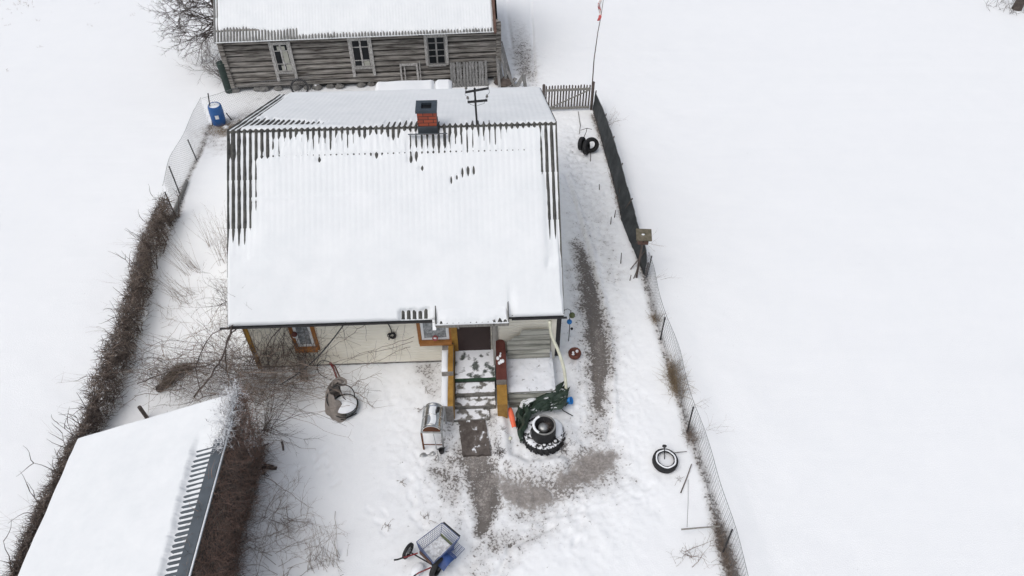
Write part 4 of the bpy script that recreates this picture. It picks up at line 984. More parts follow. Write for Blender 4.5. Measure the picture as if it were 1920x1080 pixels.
# ------------------------------------------------------------------ sticks and stubs in the snow on the right
def stick(pa, pb, r, label, za=.02, zb=.02, m='twigdark', cat='stick', name='stick', group=None):
    A, B = GG(*pa, za), GG(*pb, zb); f = MB(); f.tube([Vector((0, 0, 0)), (B-A)*.5+Vector((.01, 0, .01)), B-A], [r, r*.9, r*.75], 6); o_ = f.build(name, m); o_.location = A; return tag(o_, label, cat, group)
stick((1274, 1002), (1345, 998), .022, 'long grey rail lying level beside the right fence near the bottom', .25, .3, 'post', 'rail', 'rail')
stick((1276, 925), (1296, 872), .014, 'leaning brown stick between the flat tyre and the fence', .02, .05)
stick((1258, 851), (1287, 849), .012, 'short stick lying right behind the flat tyre', .03, .06)
stick((1188, 523), (1196, 500), .014, 'thin stick leaning at the lower end of the netting', .02, .05)
stick((1284, 1000), (1290, 900), .005, 'thin wire-like twig running up from the rail', .3, .02)
for i, (p, h_) in enumerate((((1124, 356), .22), ((1145, 420), .28), ((1152, 408), .3), ((1164, 494), .42), ((1160, 374), .45), ((1181, 526), .2), ((1107, 302), .35))):
    lab = ['tiny stub beside the path below the tyres', 'short dark stub in the snow left of the netting bulge', 'thin slanting stub just above the short dark one', 'upright stub in the snow left of the bird house', 'dark stake standing against the netting', 'broken twig stub at the end of the netting', 'thin dry stalk right below the tyres'][i]
    A = GG(*p); f = MB(); f.tube([(0, 0, -.03), (.02*(i % 3-1), .04, h_)], [.018, .012], 5); o_ = f.build('stub', 'twigdark'); o_.location = A; tag(o_, lab, 'stub', 'stubs along the track')
def tuft(name, label, pts, n_, ln, seed, m='drygrass', spread=.12, up=1.0, r=.004, cat='dry grass'):
    rg = random.Random(seed); o0 = pts[0]; f = MB()
    for i in range(n_):
        q, _, _ = polyat(pts, rg.random()) if len(pts) > 1 else (pts[0], 0, 0)
        p = q-o0+Vector((rg.gauss(0, spread), rg.gauss(0, spread), 0)); stem(f, p, (rg.gauss(0, .5), rg.gauss(0, .5), up), rg.uniform(*ln), r, rg, 4, .2, -.06, 0, 0, 3, minz=.0)
    o_ = f.build(name, m); o_.location = o0; o_['kind'] = 'stuff' if False else None
    del o_['kind']; return tag(o_, label, cat)
tuft('dry_grass', 'rusty brown dry grass clump at the middle of the right fence', [GG(1260, 690), GG(1272, 745)], 420, (.25, .6), 1, spread=.10)
tuft('dry_grass', 'small straw coloured tuft at the fence just below the netting', [GG(1230, 600)], 90, (.2, .45), 2, spread=.07)
tuft('dry_grass', 'dark straw tuft at the foot of the third post of the right fence', [GG(1290, 810), GG(1300, 830)], 130, (.15, .4), 3, 'twig', spread=.09)
tuft('dry_grass', 'low dead grass along the lowest stretch of the right fence', [GG(1345, 980), GG(1372, 1085)], 420, (.12, .35), 4, 'twig', spread=.07)
tuft('dry_grass', 'scruffy grass verge under the netting fence', [GG(1113, 215), GG(1140, 300), GG(1155, 375), GG(1166, 412)], 420, (.1, .28), 5, 'twig', spread=.05)
tuft('dry_grass', 'dead grass heap around the foot of the blue barrel', [GG(398, 245), GG(425, 248), GG(440, 235)], 380, (.15, .4), 6, 'drygrass', spread=.22, up=.4)
def shrub(name, label, p, n_, ln, seed, m='twig', up=.8, sp=.6, r=.006, kids=3, depth=2, foot=.1, cat='shrub', lean=(0, 0)):
    rg = random.Random(seed); f = MB()
    for i in range(n_): stem(f, (rg.gauss(0, foot), rg.gauss(0, foot), 0), (rg.gauss(0, sp)+lean[0], rg.gauss(0, sp)+lean[1], up), rg.uniform(*ln), r, rg, 6, .14, .0, kids, depth, 3, .45, minz=.01)
    o_ = f.build(name, m); o_.location = p; return tag(o_, label, cat)
shrub('shrub', 'fine leafless shrub outside the top of the netting fence', G(1134, 238), 18, (.4, .8), 51, r=.004, lean=(.5, .4))
for i, (p, s_) in enumerate((((1327, 832), .4), ((1303, 780), .35), ((1230, 545), .3), ((1216, 480), .35))):
    shrub('fence_twigs', ['twigs poking through the right fence below its second post', 'twigs at the second post of the right fence', 'small twigs outside the right fence under the netting', 'twigs sticking out beside the bird house post'][i], G(*p)+Vector((0, 0, .5)), 6, (.3, .6), 60+i, r=.003, up=.5, lean=(.8, .1), cat='twigs', kids=2, depth=1)
shrub('sapling', 'knotty dead sapling by the right fence below the level rail', GG(1290, 1045), 6, (.5, .95), 71, 'twig', r=.009, sp=.35, lean=(.15, .2), cat='sapling')
shrub('dead_weed', 'scattered dead weed stems at the bottom of the right fence', GG(1322, 1055), 12, (.2, .5), 72, 'twig', r=.004, foot=.25, cat='weed')
shrub('dead_weed', 'dry weed beside the left of the leaning brown stick', GG(1275, 905), 6, (.15, .3), 73, 'twig', r=.004, foot=.08, cat='weed')

# ------------------------------------------------------------------ things by the right corner of the cottage
q = GG(1066, 640); sk = thing('garden_ornament', 'iron stake with an olive green ball and a blue ball at the cottage corner', 'garden ornament', q)
f = MB(); f.tube([(0, 0, -.05), (.0, .0, .55), (-.02, .02, .95), (.0, .05, 1.25)], .012, 6); f.tube([(0, .05, 1.25), (-.1, .05, 1.32), (-.2, .05, 1.25)], .008, 5); f.build('stake', 'iron', sk)
f = MB(); f.sphere((.04, .03, 1.08), .085, 18); f.build('green_ball', 'olive', sk, smooth=True)
f = MB(); f.sphere((-.02, .02, .82), .075, 18); f.build('blue_ball', 'brightblue', sk, smooth=True)
f = MB(); f.sphere((.06, 0, .55), .04, 12); f.build('dark_ball', 'iron', sk, smooth=True)
q = GG(1077, 668); pt_ = thing('clay_pot', 'red brown clay pot filled with snow and pale stones beside the cottage corner', 'pot', q)
f = MB(); f.lathe([(.001, 0), (.12, 0), (.17, .06), (.185, .14), (.165, .2), (.15, .2), (.13, .14), (.001, .12)], 28); f.build('pot', 'terracotta', pt_, smooth=True)
f = MB(); rg = random.Random(4)
for i in range(6): f.sphere((rg.uniform(-.08, .08), rg.uniform(-.08, .08), .16), rg.uniform(.03, .05), 8)
f.build('stones', 'snow', pt_, smooth=True)

# ------------------------------------------------------------------ coil of cable, round sign, bits on the front wall
q = HF.M @ hp(735, 628, -.05); cl_ = thing('cable_coil', 'coil of black cable hanging from the eave on the cream wall', 'cable', q, HF.a); rg = random.Random(6)
f = MB()
for k in range(9):
    R_ = rg.uniform(.06, .10); cx_, cz_ = rg.uniform(-.025, .025), rg.uniform(-.03, .03); f.tube([(cx_+R_*math.cos(a), -.02+rg.uniform(-.03, .02), cz_+R_*1.15*math.sin(a)) for a in np.linspace(0, 6.28, 18)[:-1]], .011, 5, closed=True)
f.tube([(.0, -.02, .1), (.01, -.02, .22), (-.02, -.03, .40), (-.04, -.06, .52)], .014, 6); f.tube([(-.05, -.03, -.08), (-.1, -.04, -.15), (-.08, -.04, -.02)], .012, 5); f.build('coil', 'cable', cl_)
q = HF.M @ hp(816, 634, -.2); ld = thing('round_ornament', 'small round red disc with a white middle on the window sill by the door', 'ornament', q, HF.a)
f = MB(); R_ = TR((0, 0, 0), math.radians(40)); f.lathe([(.001, .012), (.072, .012), (.078, 0), (.072, -.012), (.001, -.012)], 24, mtx=R_); f.build('disc', 'red', ld)
f = MB(); f.sphere(R_ @ Vector((0, 0, .014)), .045, 12, sc_=(1.05, .75, .3)); f.build('white_middle', 'white', ld, smooth=True)
# service cable from the eave to the vine frame
A = HF.M @ hp(648, 604, -.45); B = G(525, 722, .9); f = MB(); f.tube([Vector((0, 0, 0))]+[(B-A)*t+Vector((0, 0, -.25*math.sin(math.pi*t))) for t in np.linspace(.06, 1, 14)], .016, 6); o_ = f.build('service_cable', 'cable'); o_.location = A
tag(o_, 'thick black cable running down from the eave to the vines by the shed', 'cable')
q = HF.M @ Vector((.62, -.42, 0)); sk = thing('white_basin', 'grey white basin with a drain hole leaning at the left end of the cream wall', 'basin', q, HF.a); R_ = TR((0, 0, .02), math.radians(-58))
f = MB(); f.grid(lambda u, v: R_ @ Vector((.78*u, .48*v, -.06*max(0, 1-(2*u-1)**6)*max(0, 1-(2*v-1)**6)+.04)), 20, 14); f.build('basin', 'stepc' if False else mat('stained_enamel', (.34, .34, .31), .5, col2=(.58, .58, .54), scale=4), sk, smooth=True)
f = MB(); f.disc(R_ @ Vector((.2, .22, -.012)), R_.to_3x3() @ Vector((0, 0, 1)), .045, 14); f.build('drain', 'iron', sk)
f = MB()
for a, b in (((0, 0), (.78, 0)), ((.78, 0), (.78, .48)), ((.78, .48), (0, .48)), ((0, .48), (0, 0))): f.tube([R_ @ Vector((*a, .04)), R_ @ Vector((*b, .04))], .016, 6)
f.build('rim', 'white', sk)
q = HF.M @ Vector((1.62, -.55, 0)); lt = thing('narrow_crate', 'narrow open wooden trough leaning on the wall under the left window', 'trough', q, HF.a); R_ = TR((0, 0, 0), math.radians(-28))
f = MB(); f.box((0, 0, 0), (.025, .10, .75), 0, R_); f.build('board', 'greyboard', lt); f = MB(); f.box((.16, 0, 0), (.185, .10, .75), 0, R_); f.build('board', 'greyboard', lt); f = MB(); f.box((.0255, .08, 0), (.1595, .10, .7), 0, R_); f.build('board', 'post', lt)
q = GG(555, 697); f = MB(); f.lathe([(.001, 0), (.06, 0), (.075, .12), (.07, .12), (.06, .1), (.001, .09)], 18); o_ = f.build('tin_can', 'steelframe', smooth=True); o_.location = q; tag(o_, 'small tin can in the snow in front of the narrow trough', 'can')

# ------------------------------------------------------------------ red pump and the collapsed covered chair in front of the wall
q = GG(633, 712); pm = thing('hand_pump', 'rusty red hand pump with a curved handle near the cream wall', 'pump', q, .1)
f = MB(); f.tube([(0, 0, -.1), (-.02, 0, .5), (-.07, .02, .72)], [.03, .028, .035], 10); f.build('pump_body', 'red', pm)
f = MB(); f.tube(smooth_path([Vector(p) for p in ((-.06, 0, .66), (-.1, .02, .78), (-.3, .04, .80), (-.42, .0, .66), (-.42, -.04, .42), (-.3, -.10, .30), (-.22, -.12, .26))]), .012, 6); f.build('pump_handle', 'iron', pm)
f = MB(); f.tube([(-.03, 0, .68), (.04, -.03, .62), (.06, -.04, .45), (.08, -.02, .15)], .02, 7); f.build('spout', 'redbrown', pm)
q = GG(638, 772); cv = thing('covered_seat', 'round hooped garden seat half wrapped in sagging beige cloth, snow on its seat', 'garden seat', q, math.radians(18)); rg = random.Random(9)
f = MB(); R1 = TR((.10, .18, .34), math.radians(58), math.radians(16), 0)
f.torus(.36, .014, R1, 40, 6); f.torus(.34, .014, TR((.14, .04, .16), math.radians(8), 0, 0), 40, 6)
f.tube([(.10, .48, .62), (.16, .2, .30), (.40, -.15, .15)], .013, 6); f.tube([(-.1, -.25, .0), (.1, -.32, .08), (.4, -.2, .03)], .016, 6); f.build('hoop_frame', 'iron', cv)
def clf(u, v):
    a = math.radians(85+195*u); rr_ = .40+.03*math.sin(u*17); b_ = v
    base = Vector((.05+math.cos(a)*(rr_)*(1-.25*b_*b_), .1+math.sin(a)*rr_*(1.05-.35*b_), .0)); top_ = .66*math.sin(u*math.pi*.62+.9)
    z_ = b_*top_
    p = base+Vector((.10*b_, .22*b_, z_)); n3 = .035*nz(u*7, v*3, 1)+.02*math.sin(u*34+v*4)*v
    return p+Vector((n3, n3, n3*.5))
f = MB(); f.grid(clf, 48, 18); o_ = f.build('cloth_cover', 'fabric', cv, smooth=True); m_ = o_.modifiers.new('thickness', 'SOLIDIFY'); m_.thickness = .012
f = MB(); f.grid(lambda u, v: Vector((.17+.30*v*math.cos(6.2832*u), .06+.30*v*math.sin(6.2832*u), .19+.09*(1-v**3)+.015*nz(u*6, v*3))), 32, 8); f.build('seat_snow', 'snow', cv, smooth=True)
f = MB(); f.grid(lambda u, v: Vector((.17+(.26+.08*v)*math.cos(6.2832*u), .06+(.26+.08*v)*math.sin(6.2832*u), .02+.15*v+.01*nz(u*20, v*3))), 32, 4); f.build('seat_pad', 'darkgreen', cv, smooth=True)
f = MB(); f.tube(smooth_path([Vector(p) for p in ((-.05, .42, .62), (.05, .5, .70), (.2, .52, .72), (.32, .44, .62), (.26, .4, .55), (.08, .42, .6))]), .03, 7); f.grid(lambda u, v: Vector((-.06+.34*u, .40+.12*v+.02*math.sin(u*15), .60+.10*math.sin(u*3.1)+.03*math.sin(v*9+u*6))), 14, 6); f.build('bunched_cloth', 'fabric', cv, smooth=True)

# ------------------------------------------------------------------ smoker on its stand
q = GG(814, 838); sm_ = thing('drum_smoker', 'shiny metal drum smoker lying on a tall angle iron stand left of the steps', 'smoker', q, math.radians(-1))
zt_ = .78; yb = .70; 
f = MB()
def half(u, v):
    a = math.pi*u; return Vector((-.225*math.cos(a), yb*v-.05, zt_+.225*math.sin(a)))
f.grid(half, 24, 10); f.grid(lambda u, v: Vector((-.225*v*math.cos(math.pi*u), yb-.05+.04*(1-v), zt_+.225*v*math.sin(math.pi*u))), 24, 6); f.build('drum', 'metal', sm_, smooth=True)
f = MB(); f.grid(lambda u, v: Vector((-.215*v*math.cos(math.pi*u), -.052, zt_+.215*v*math.sin(math.pi*u))), 24, 6); f.build('open_end', 'rust', sm_)
for y in (.0, .30, .60):
    f = MB(); f.tube([(-.232*math.cos(a), y, zt_+.232*math.sin(a)) for a in np.linspace(0, math.pi, 18)], .012, 6); f.build('drum_band', 'metal', sm_, smooth=True)
f = MB(); f.tube([(.12, .42, zt_+.17), (.15, .42, zt_+.32)], .04, 12, cap=False); f.build('smoke_hole', 'iron', sm_); f = MB(); f.disc((.149, .42, zt_+.315), (.1, 0, 1), .038, 14); f.build('flue_inside', 'logdark', sm_)
f = MB()
for (a, b) in (((-.25, -.07), (.25, -.07)), ((.25, -.07), (.25, .68)), ((-.25, .68), (.25, .68)), ((-.25, -.07), (-.25, .68))): f.bar((*a, zt_-.01), (*b, zt_-.01), .035, .035)
f.build('stand_frame', 'steelframe', sm_, bevel=.003)
for (x, y, m_) in ((-.25, -.07, 'rust'), (.25, -.07, 'steelframe'), (.25, .68, 'steelframe'), (-.25, .68, 'rust')):
    f = MB(); f.bar((x, y, -.05), (x, y, zt_-.03), .04, .04); f.build('leg', m_, sm_)
f = MB(); f.bar((-.25, -.07, .22), (.25, -.07, .22), .02, .02); f.bar((-.22, .3, .3), (.22, .3, .3), .02, .02); f.build('brace', 'rust', sm_)
f = MB(); f.bar((.05, -.1, .74), (.17, -.42, .06), .02, .02); f.build('poker', 'steelframe', sm_)
f = MB(); f.grid(lambda u, v: Vector((-.07+.16*u+.02*math.sin(v*6), .02+.52*v, zt_+.228+.012*math.sin(3.14*u)-.0*v-abs(u-.5)*.03)), 8, 14); f.build('snow_patch', 'roofsnow', sm_, smooth=True)
q = GG(828, 848); f = MB(); f.lathe([(.001, .0), (.06, 0), (.075, .12), (.06, .13), (.055, .05), (.001, .04)], 16); f.bar((-.1, 0, .14), (.1, .03, .16), .02, .02); o_ = f.build('iron_pot', 'iron', smooth=True); o_.location = q; tag(o_, 'black iron pot on the ground at the foot of the smoker', 'pot')
q = GG(800, 855); f = MB(); f.grid(lambda u, v: Vector((-.17+.34*u, -.06+.12*v+.06*u, .03+.03*math.sin(u*8)+.02*math.sin(v*5))), 12, 5); o_ = f.build('crumpled_sheet', 'steelframe', smooth=True); o_.location = q; tag(o_, 'crumpled strip of grey sheet metal in the snow below the smoker', 'scrap metal')
# slab path at the foot of the steps
f = MB(); P4 = [GG(857, 776), GG(908, 774), GG(921, 855), GG(868, 857)]; c_ = sum((p for p in P4), Vector())/4
def slabf(u, v):
    p = (P4[3].lerp(P4[2], u)).lerp(P4[0].lerp(P4[1], u), v)-c_; return Vector((p.x+.03*nz(v*5, u*5, 1), p.y+.03*nz(u*5, v*5, 2), .06+.008*nz(u*9, v*9)))
f.grid(slabf, 20, 30); fr = [slabf(u, 0) for u in np.linspace(0, 1, 21)]
f.add([*fr, *[p-Vector((0, 0, .15)) for p in fr]], [(i, 21+i, 22+i, i+1) for i in range(20)])
o_ = f.build('path', 'slab', smooth=True); o_.location = c_; o_['kind'] = 'structure'

# ------------------------------------------------------------------ the heap right of the steps
q = GG(1020, 822); tyre('large tractor tyre lying flat under the black drum, snow in its lugs', q+Vector((-.02, .05, .05)), .52, .26, (math.radians(-3), 0, 0), 'tyres lying flat', 'tyresnow', .6)
o_ = bpy.data.objects['old_tyre.004']; f = MB()
for k in range(22):
    a = k/22*6.283; 
    for s_ in (-1, 1):
        f.bar((.50*math.cos(a), .50*math.sin(a), s_*.125), (.545*math.cos(a+.14), .545*math.sin(a+.14), s_*.01), .05, .035)
f.build('lug', 'tyresnow', o_); f = MB(); f.sphere((.30, .12, .12), .24, 16, sc_=(.8, 1.2, .55), jit=.06, rng=random.Random(3)); f.sphere((-.33, -.25, .09), .12, 12, sc_=(1, .7, .5), jit=.08, rng=random.Random(4)); f.build('snow_lump', 'snow', o_, smooth=True)
f = MB(); f.grid(lambda u, v: Vector(((.16+.22*v)*math.cos(6.2832*u), (.16+.22*v)*math.sin(6.2832*u), .085+.03*nz(u*8, v*4))), 40, 6); f.build('snow_fill', 'snow', o_, smooth=True)
dr = thing('black_drum', 'black open topped plastic drum standing in the tractor tyre', 'drum', q+Vector((-.02, -.02, .12))); dr.scale = (1.22, 1.22, 1.12)
f = MB(); f.lathe([(.001, 0), (.22, 0), (.245, .03), (.25, .2), (.245, .42), (.235, .45), (.20, .47), (.20, .45), (.19, .44), (.17, .22), (.001, .20)], 36); f.build('body', 'black', dr, smooth=True)
f = MB(); f.torus(.222, .02, TR((0, 0, .462)), 40, 8, sq=.5); f.build('rim', 'asb_grey', dr, smooth=True)
f = MB(); f.grid(lambda u, v: Vector(((.19+.05*v)*math.cos(2.0+2.2*u), (.19+.05*v)*math.sin(2.0+2.2*u), .478+.012*math.sin(3.1*v))), 18, 4); f.build('rim_snow', 'snow', dr, smooth=True)
kp = thing('metal_pot', 'small shiny pot inside the black drum', 'pot', q+Vector((-.03, .0, .37))); kp.scale = (1.15, 1.15, 1.1)
f = MB(); f.lathe([(.001, 0), (.09, 0), (.11, .05), (.115, .13), (.09, .165), (.04, .185), (.001, .19)], 24); f.build('lidded_pot', 'steelframe', kp, smooth=True)
f = MB(); rg = random.Random(8)
for k in range(22): stem(f, (.05+rg.uniform(-.04, .08), rg.uniform(-.08, .08), .15), (rg.uniform(-.5, 1), rg.uniform(-1, 1), .5), .16, .005, rg, 4, .3)
f.build('twigs', 'twigdark', kp)
for i, (dx, dy, z_, R_, lab) in enumerate(((.20, -.14, .26, .085, 'small dark pot at the right of the black drum'), (-.01, -.34, .24, .07, 'small jar with a pale lid in front of the black drum'), (.27, -.22, .22, .075, 'small pot right in front of the tractor tyre heap'), (.13, -.30, .22, .06, 'tiny cup between the jar and the small pot'))):
    f = MB(); f.lathe([(.001, 0), (R_*.8, 0), (R_, R_), (R_*.95, R_*1.2), (R_*.8, R_*1.2), (R_*.7, R_*.7), (.001, R_*.65)], 20); o_ = f.build('small_pot', 'black', smooth=True); o_.location = q+Vector((dx, dy, z_-.05)); tag(o_, lab, 'pot', 'small pots around the drum')
    f = MB(); f.sphere((0, 0, R_*.8), R_*.6, 10, sc_=(1, 1, .35)); f.build('snow_in_pot', 'snow', o_, smooth=True)
# tarpaulin: folded cloth from the tyre up to the corner by the hose
tA = [GG(985, 838, .25), GG(990, 800, .28), GG(1000, 775, .34), GG(1030, 762, .45), GG(1062, 742, .62)]
tBp = [GG(975, 800, .1), GG(972, 782, .16), GG(985, 752, .30), GG(1020, 740, .32), GG(1055, 728, .55)]
tp = thing('tarpaulin', 'crumpled dark green tarpaulin draped over the heap by the cellar hatch', 'tarpaulin', tA[2]); f = MB()
tA = [GG(975, 832, .12), GG(984, 806, .2), GG(996, 784, .28), GG(1030, 776, .26), GG(1066, 762, .22)]
tBp = [GG(966, 796, .06), GG(968, 780, .1), GG(978, 764, .16), GG(1018, 752, .30), GG(1062, 738, .42)]
T0 = tp.location.copy()
def ridg(x, y, s_=0): return 1-abs(2*nz(x, y, s_))*2
def tf_(u, v):
    a, _, _ = polyat(tA, u); b, _, _ = polyat(tBp, u); v2 = v*1.15-.08; p = a.lerp(b, v2)
    n3 = .075*ridg(u*5+v*3, v*2.2-u*3, 7)+.04*ridg(u*12, v*7, 3)+.02*nz(u*30, v*15, 1)
    e = .05*nz(u*9, v*2, 5)
    return p+Vector((e, e-.2*n3, .05*math.sin(math.pi*v)+n3-.06))-T0
f.grid(tf_, 110, 46); o_ = f.build('sheet', 'tarp', tp, smooth=False); m_ = o_.modifiers.new('thickness', 'SOLIDIFY'); m_.thickness = .008
rg = random.Random(17)
for (pa, pb, w_) in (((1000, 772), (1058, 735), .13), ((1012, 778), (1066, 744), .11), ((990, 785), (1030, 758), .12), ((984, 812), (990, 775), .10), ((978, 800), (972, 775), .08), ((1030, 782), (1062, 768), .09), ((975, 835), (983, 800), .08)):
    A = GG(*pa, rg.uniform(.22, .34))-T0; B = GG(*pb, rg.uniform(.30, .46))-T0; sd2 = (B-A).cross(Vector((0, 0, 1))).normalized(); ph_ = rg.uniform(0, 9)
    f = MB(); f.grid(lambda u, v: A.lerp(B, v)+sd2*((u-.5)*w_*2*math.sin(math.pi*min(1, v*.9+.1))**.7+.03*math.sin(v*9+ph_))+Vector((0, 0, .05-abs(u-.5)*.16+.02*nz(v*6, u*4, ph_))), 6, 18); o_ = f.build('fold', 'tarp', tp); m_ = o_.modifiers.new('thickness', 'SOLIDIFY'); m_.thickness = .008
S0 = GG(985, 770)-T0
f = MB(); f.grid(lambda u, v: S0+Vector((-.22+.55*u+.10*v, -.16+.40*v+.16*u, .16+.10*math.sin(math.pi*u)*math.sin(math.pi*v)+.04*nz(u*5, v*5)-(.12 if min(u, 1-u, v, 1-v) < .01 else 0))), 26, 20); o_ = f.build('snow_patch', 'snow', tp, smooth=True)
q5 = GG(1061, 757); f = MB(); f.lathe([(.001, .0), (.10, 0), (.13, .2), (.115, .2), (.09, .02), (.001, .02)], 24, mtx=TR((0, 0, .15), math.radians(60), 0, math.radians(75))); o_ = f.build('bucket', 'brightblue', smooth=True); o_.location = q5; o_.scale = (.8, .8, .8); tag(o_, 'blue plastic bucket tipped beside the green tarpaulin', 'bucket')
f = MB(); A, B = GG(1056, 772, .05), GG(1070, 780, .05); f.tube([Vector((-.12, .1, .12)), (0, 0, 0), B-A+Vector((.05, -.03, 0))], .014, 6); o_ = f.build('metal_hook', 'iron'); o_.location = A; tag(o_, 'dark bent bar lying right of the tarpaulin', 'bar')
# shovel
A, B, C_ = GG(943, 750, .62), GG(956, 778, .30), GG(964, 810, .20); sv = thing('snow_shovel', 'orange bladed shovel with a thin dark shaft stuck in the snow heap', 'shovel', B)
f = MB(); f.tube([A-B, Vector((0, 0, 0))], .013, 6); f.build('shaft', 'post', sv)
f = MB(); dd = (C_-B); side = dd.cross(Vector((0, 0, 1))).normalized(); f.grid(lambda u, v: dd*v+side*(u-.5)*(.07+.10*math.sin(min(1, v*1.6+.15)*1.6)-.06*v)+Vector((0, 0, .03*math.cos((u-.5)*3)+.01)), 8, 12); o_ = f.build('blade', 'shovel', sv, smooth=True); m_ = o_.modifiers.new('thickness', 'SOLIDIFY'); m_.thickness = .008
q = GG(957, 832); bs = thing('ball_on_stick', 'pale cream ball on a thin stick in the snow left of the tractor tyre', 'ball', q); f = MB(); f.tube([(0, 0, -.05), (0, 0, .22)], .008, 5); f.build('stick', 'post', bs); f = MB(); f.sphere((0, 0, .25), .05, 16); f.build('ball', 'cream', bs, smooth=True)
shrub('dead_weed', 'dark frozen weed left in front of the tractor tyre', GG(937, 848), 26, (.08, .2), 81, 'twigdark', r=.007, foot=.07, cat='weed', sp=1)
shrub('dead_weed', 'dark dead stalks at the lower right of the tractor tyre', GG(1056, 842), 30, (.12, .32), 82, 'twigdark', r=.005, foot=.08, cat='weed', sp=.9)
shrub('dead_weed', 'short curled weed between the shovel and the parapet', GG(943, 806), 5, (.1, .2), 83, 'twigdark', r=.005, foot=.03, cat='weed', sp=.9)

# ------------------------------------------------------------------ shed at the lower left
SZ1, SZ0 = 2.85, 1.25
c1_, c2_ = G(446, 738, SZ1), G(352, 1080, SZ1); c3_ = G(152, 822, SZ0)
sdir = (c1_-c2_); sa = math.atan2(sdir.x, sdir.y); SF = Frame((c1_.x, c1_.y, 0), -math.degrees(sa))
shed = thing('shed', 'low shed with deep roof snow and a grey ridge flashing in the lower left', 'shed', SF.o, SF.a)
l3 = SF.I @ c3_; SW = -l3.x; SL = 6.6
sd_ = Vector((SW, 0, SZ1-SZ0)); SLn = sd_.length
# eave on the left (low), ridge edge on the right (high); u runs towards the camera side
so_ = Vector((-SW, 0, SZ0))
so_u = Vector((0, -1, 0))
corr_sheet('roof', 'flash', shed, so_, so_u, sd_, SL, SLn, .115, .016, .03)
nS = so_u.cross(sd_.normalized())
def tS(u, v):
    vr = SLn-v; n1_ = fbm(u*1.5, v*1.5, 71)-.47; n2_ = fbm(u*8.7+.5, v*2, 72)-.47
    lim = .62+.07*np.sin(u*1.1)+.10*n2_; t = .12+.03*n1_
    t = t-(1-sstep(lim-.04, lim+.07, vr))*.115*sstep(.75, 1.35, u+n1_*.5)
    t = t-(1-sstep(.0, .1, v+.02))*.04
    return t
snow_sheet('roof_snow', shed, so_, so_u, sd_, SL, SLn-.02, tS, .115, .016, .03, per=8, dv=.035, seed=73)
hi_ = so_+sd_
f = MB(); R_ = .155
f.add([hi_+Vector((-.24, -.72, -.045)), hi_+Vector((.02, -.72, .055)), hi_+Vector((.02, -SL, .055)), hi_+Vector((-.24, -SL, -.045)), hi_+Vector((.035, -.72, -.07)), hi_+Vector((.035, -SL, -.07))], [(0, 1, 2, 3), (1, 4, 5, 2)]); f.build('ridge_flashing', 'flash', shed)
f = MB(); f.tube([hi_+Vector((.045, -.70, .035)), hi_+Vector((.045, -SL, .035))], .017, 8); f.build('snowy_edge', 'snow', shed, smooth=True)
f = MB()
for a, b in (((-SW+.1, -.08), (-.34, -.08)), ((-.34, -.08), (-.34, -SL+.1)), ((-.34, -SL+.1), (-SW+.1, -SL+.1)), ((-SW+.1, -SL+.1), (-SW+.1, -.08))):
    za, zb = SZ0+(SZ1-SZ0)*(a[0]+SW)/SW-.06, SZ0+(SZ1-SZ0)*(b[0]+SW)/SW-.06
    A = Vector((*a, 0)); B = Vector((*b, 0)); f.add([A, B, B+Vector((0, 0, zb)), A+Vector((0, 0, za))], [(0, 1, 2, 3)])
f.build('wall', 'shedwall', shed)
f = MB(); f.bar((-SW, .012, SZ0-.05), (0, .012, SZ1-.05), .025, .12); f.build('verge_board', 'shedwall', shed)
iS = SF.I
# creeper over the shed wall
rng = random.Random(91)
cr = thing('creeper', 'thick mat of red brown bare creeper hanging over the right wall of the shed', 'creeper', SF.o, SF.a)
def crf(r_):
    y = -r_.uniform(-.35, SL); z = r_.random()**1.15; bulge = .02+.08*(1-z)**1.2+.16*max(0, noise.noise(Vector((y*1.7, z*2.2, 3))))+.06*math.sin(y*2.1)*math.sin(z*4+y)
    return Vector((-.30+.22*z+r_.random()**.7*bulge*1.1, y, .03+z*2.75))
f = MB()
for i in range(9500):
    p = crf(rng); stem(f, p, (rng.gauss(0, .28), rng.gauss(0, 1), rng.gauss(-.5, .8)), rng.uniform(.25, .6), rng.uniform(.0028, .007), rng, 5, .24, -.03, 0, 0, 3, mi=rng.choice((0, 0, 1, 2)), minz=.02)
for i in range(900):
    y = -rng.uniform(-.3, SL); stem(f, (-.28+abs(rng.gauss(0, .12)), y, .02+rng.random()*.4), (rng.gauss(.4, .5), rng.gauss(0, .7), rng.gauss(.2, .5)), rng.uniform(.25, .7), .004, rng, 5, .25, 0, 1, 1, 3, mi=rng.choice((0, 1, 2)), minz=.02)
f.build('stems', ['reedbrown', 'twig', 'twigdark'], cr)
fc = thing('frosted_creeper', 'snow coated creeper twigs spilling over the far corner of the shed roof', 'creeper', SF.o, SF.a)
f = MB()
for i in range(420):
    y = -rng.random()**1.2*1.6+.1; x = -abs(rng.gauss(0, .15))*(1.2 if y > -.8 else .6)+.07; z = SZ1+.10+x*.39+rng.uniform(-.06, .16)
    stem(f, (x, y, z), (rng.gauss(-.3, .6), rng.gauss(0, .8), rng.gauss(-.1, .3)), rng.uniform(.12, .40), rng.uniform(.0035, .0065), rng, 6, .42, -.03, 1, 1, 4)
f.build('stems', 'snowytwig', fc)
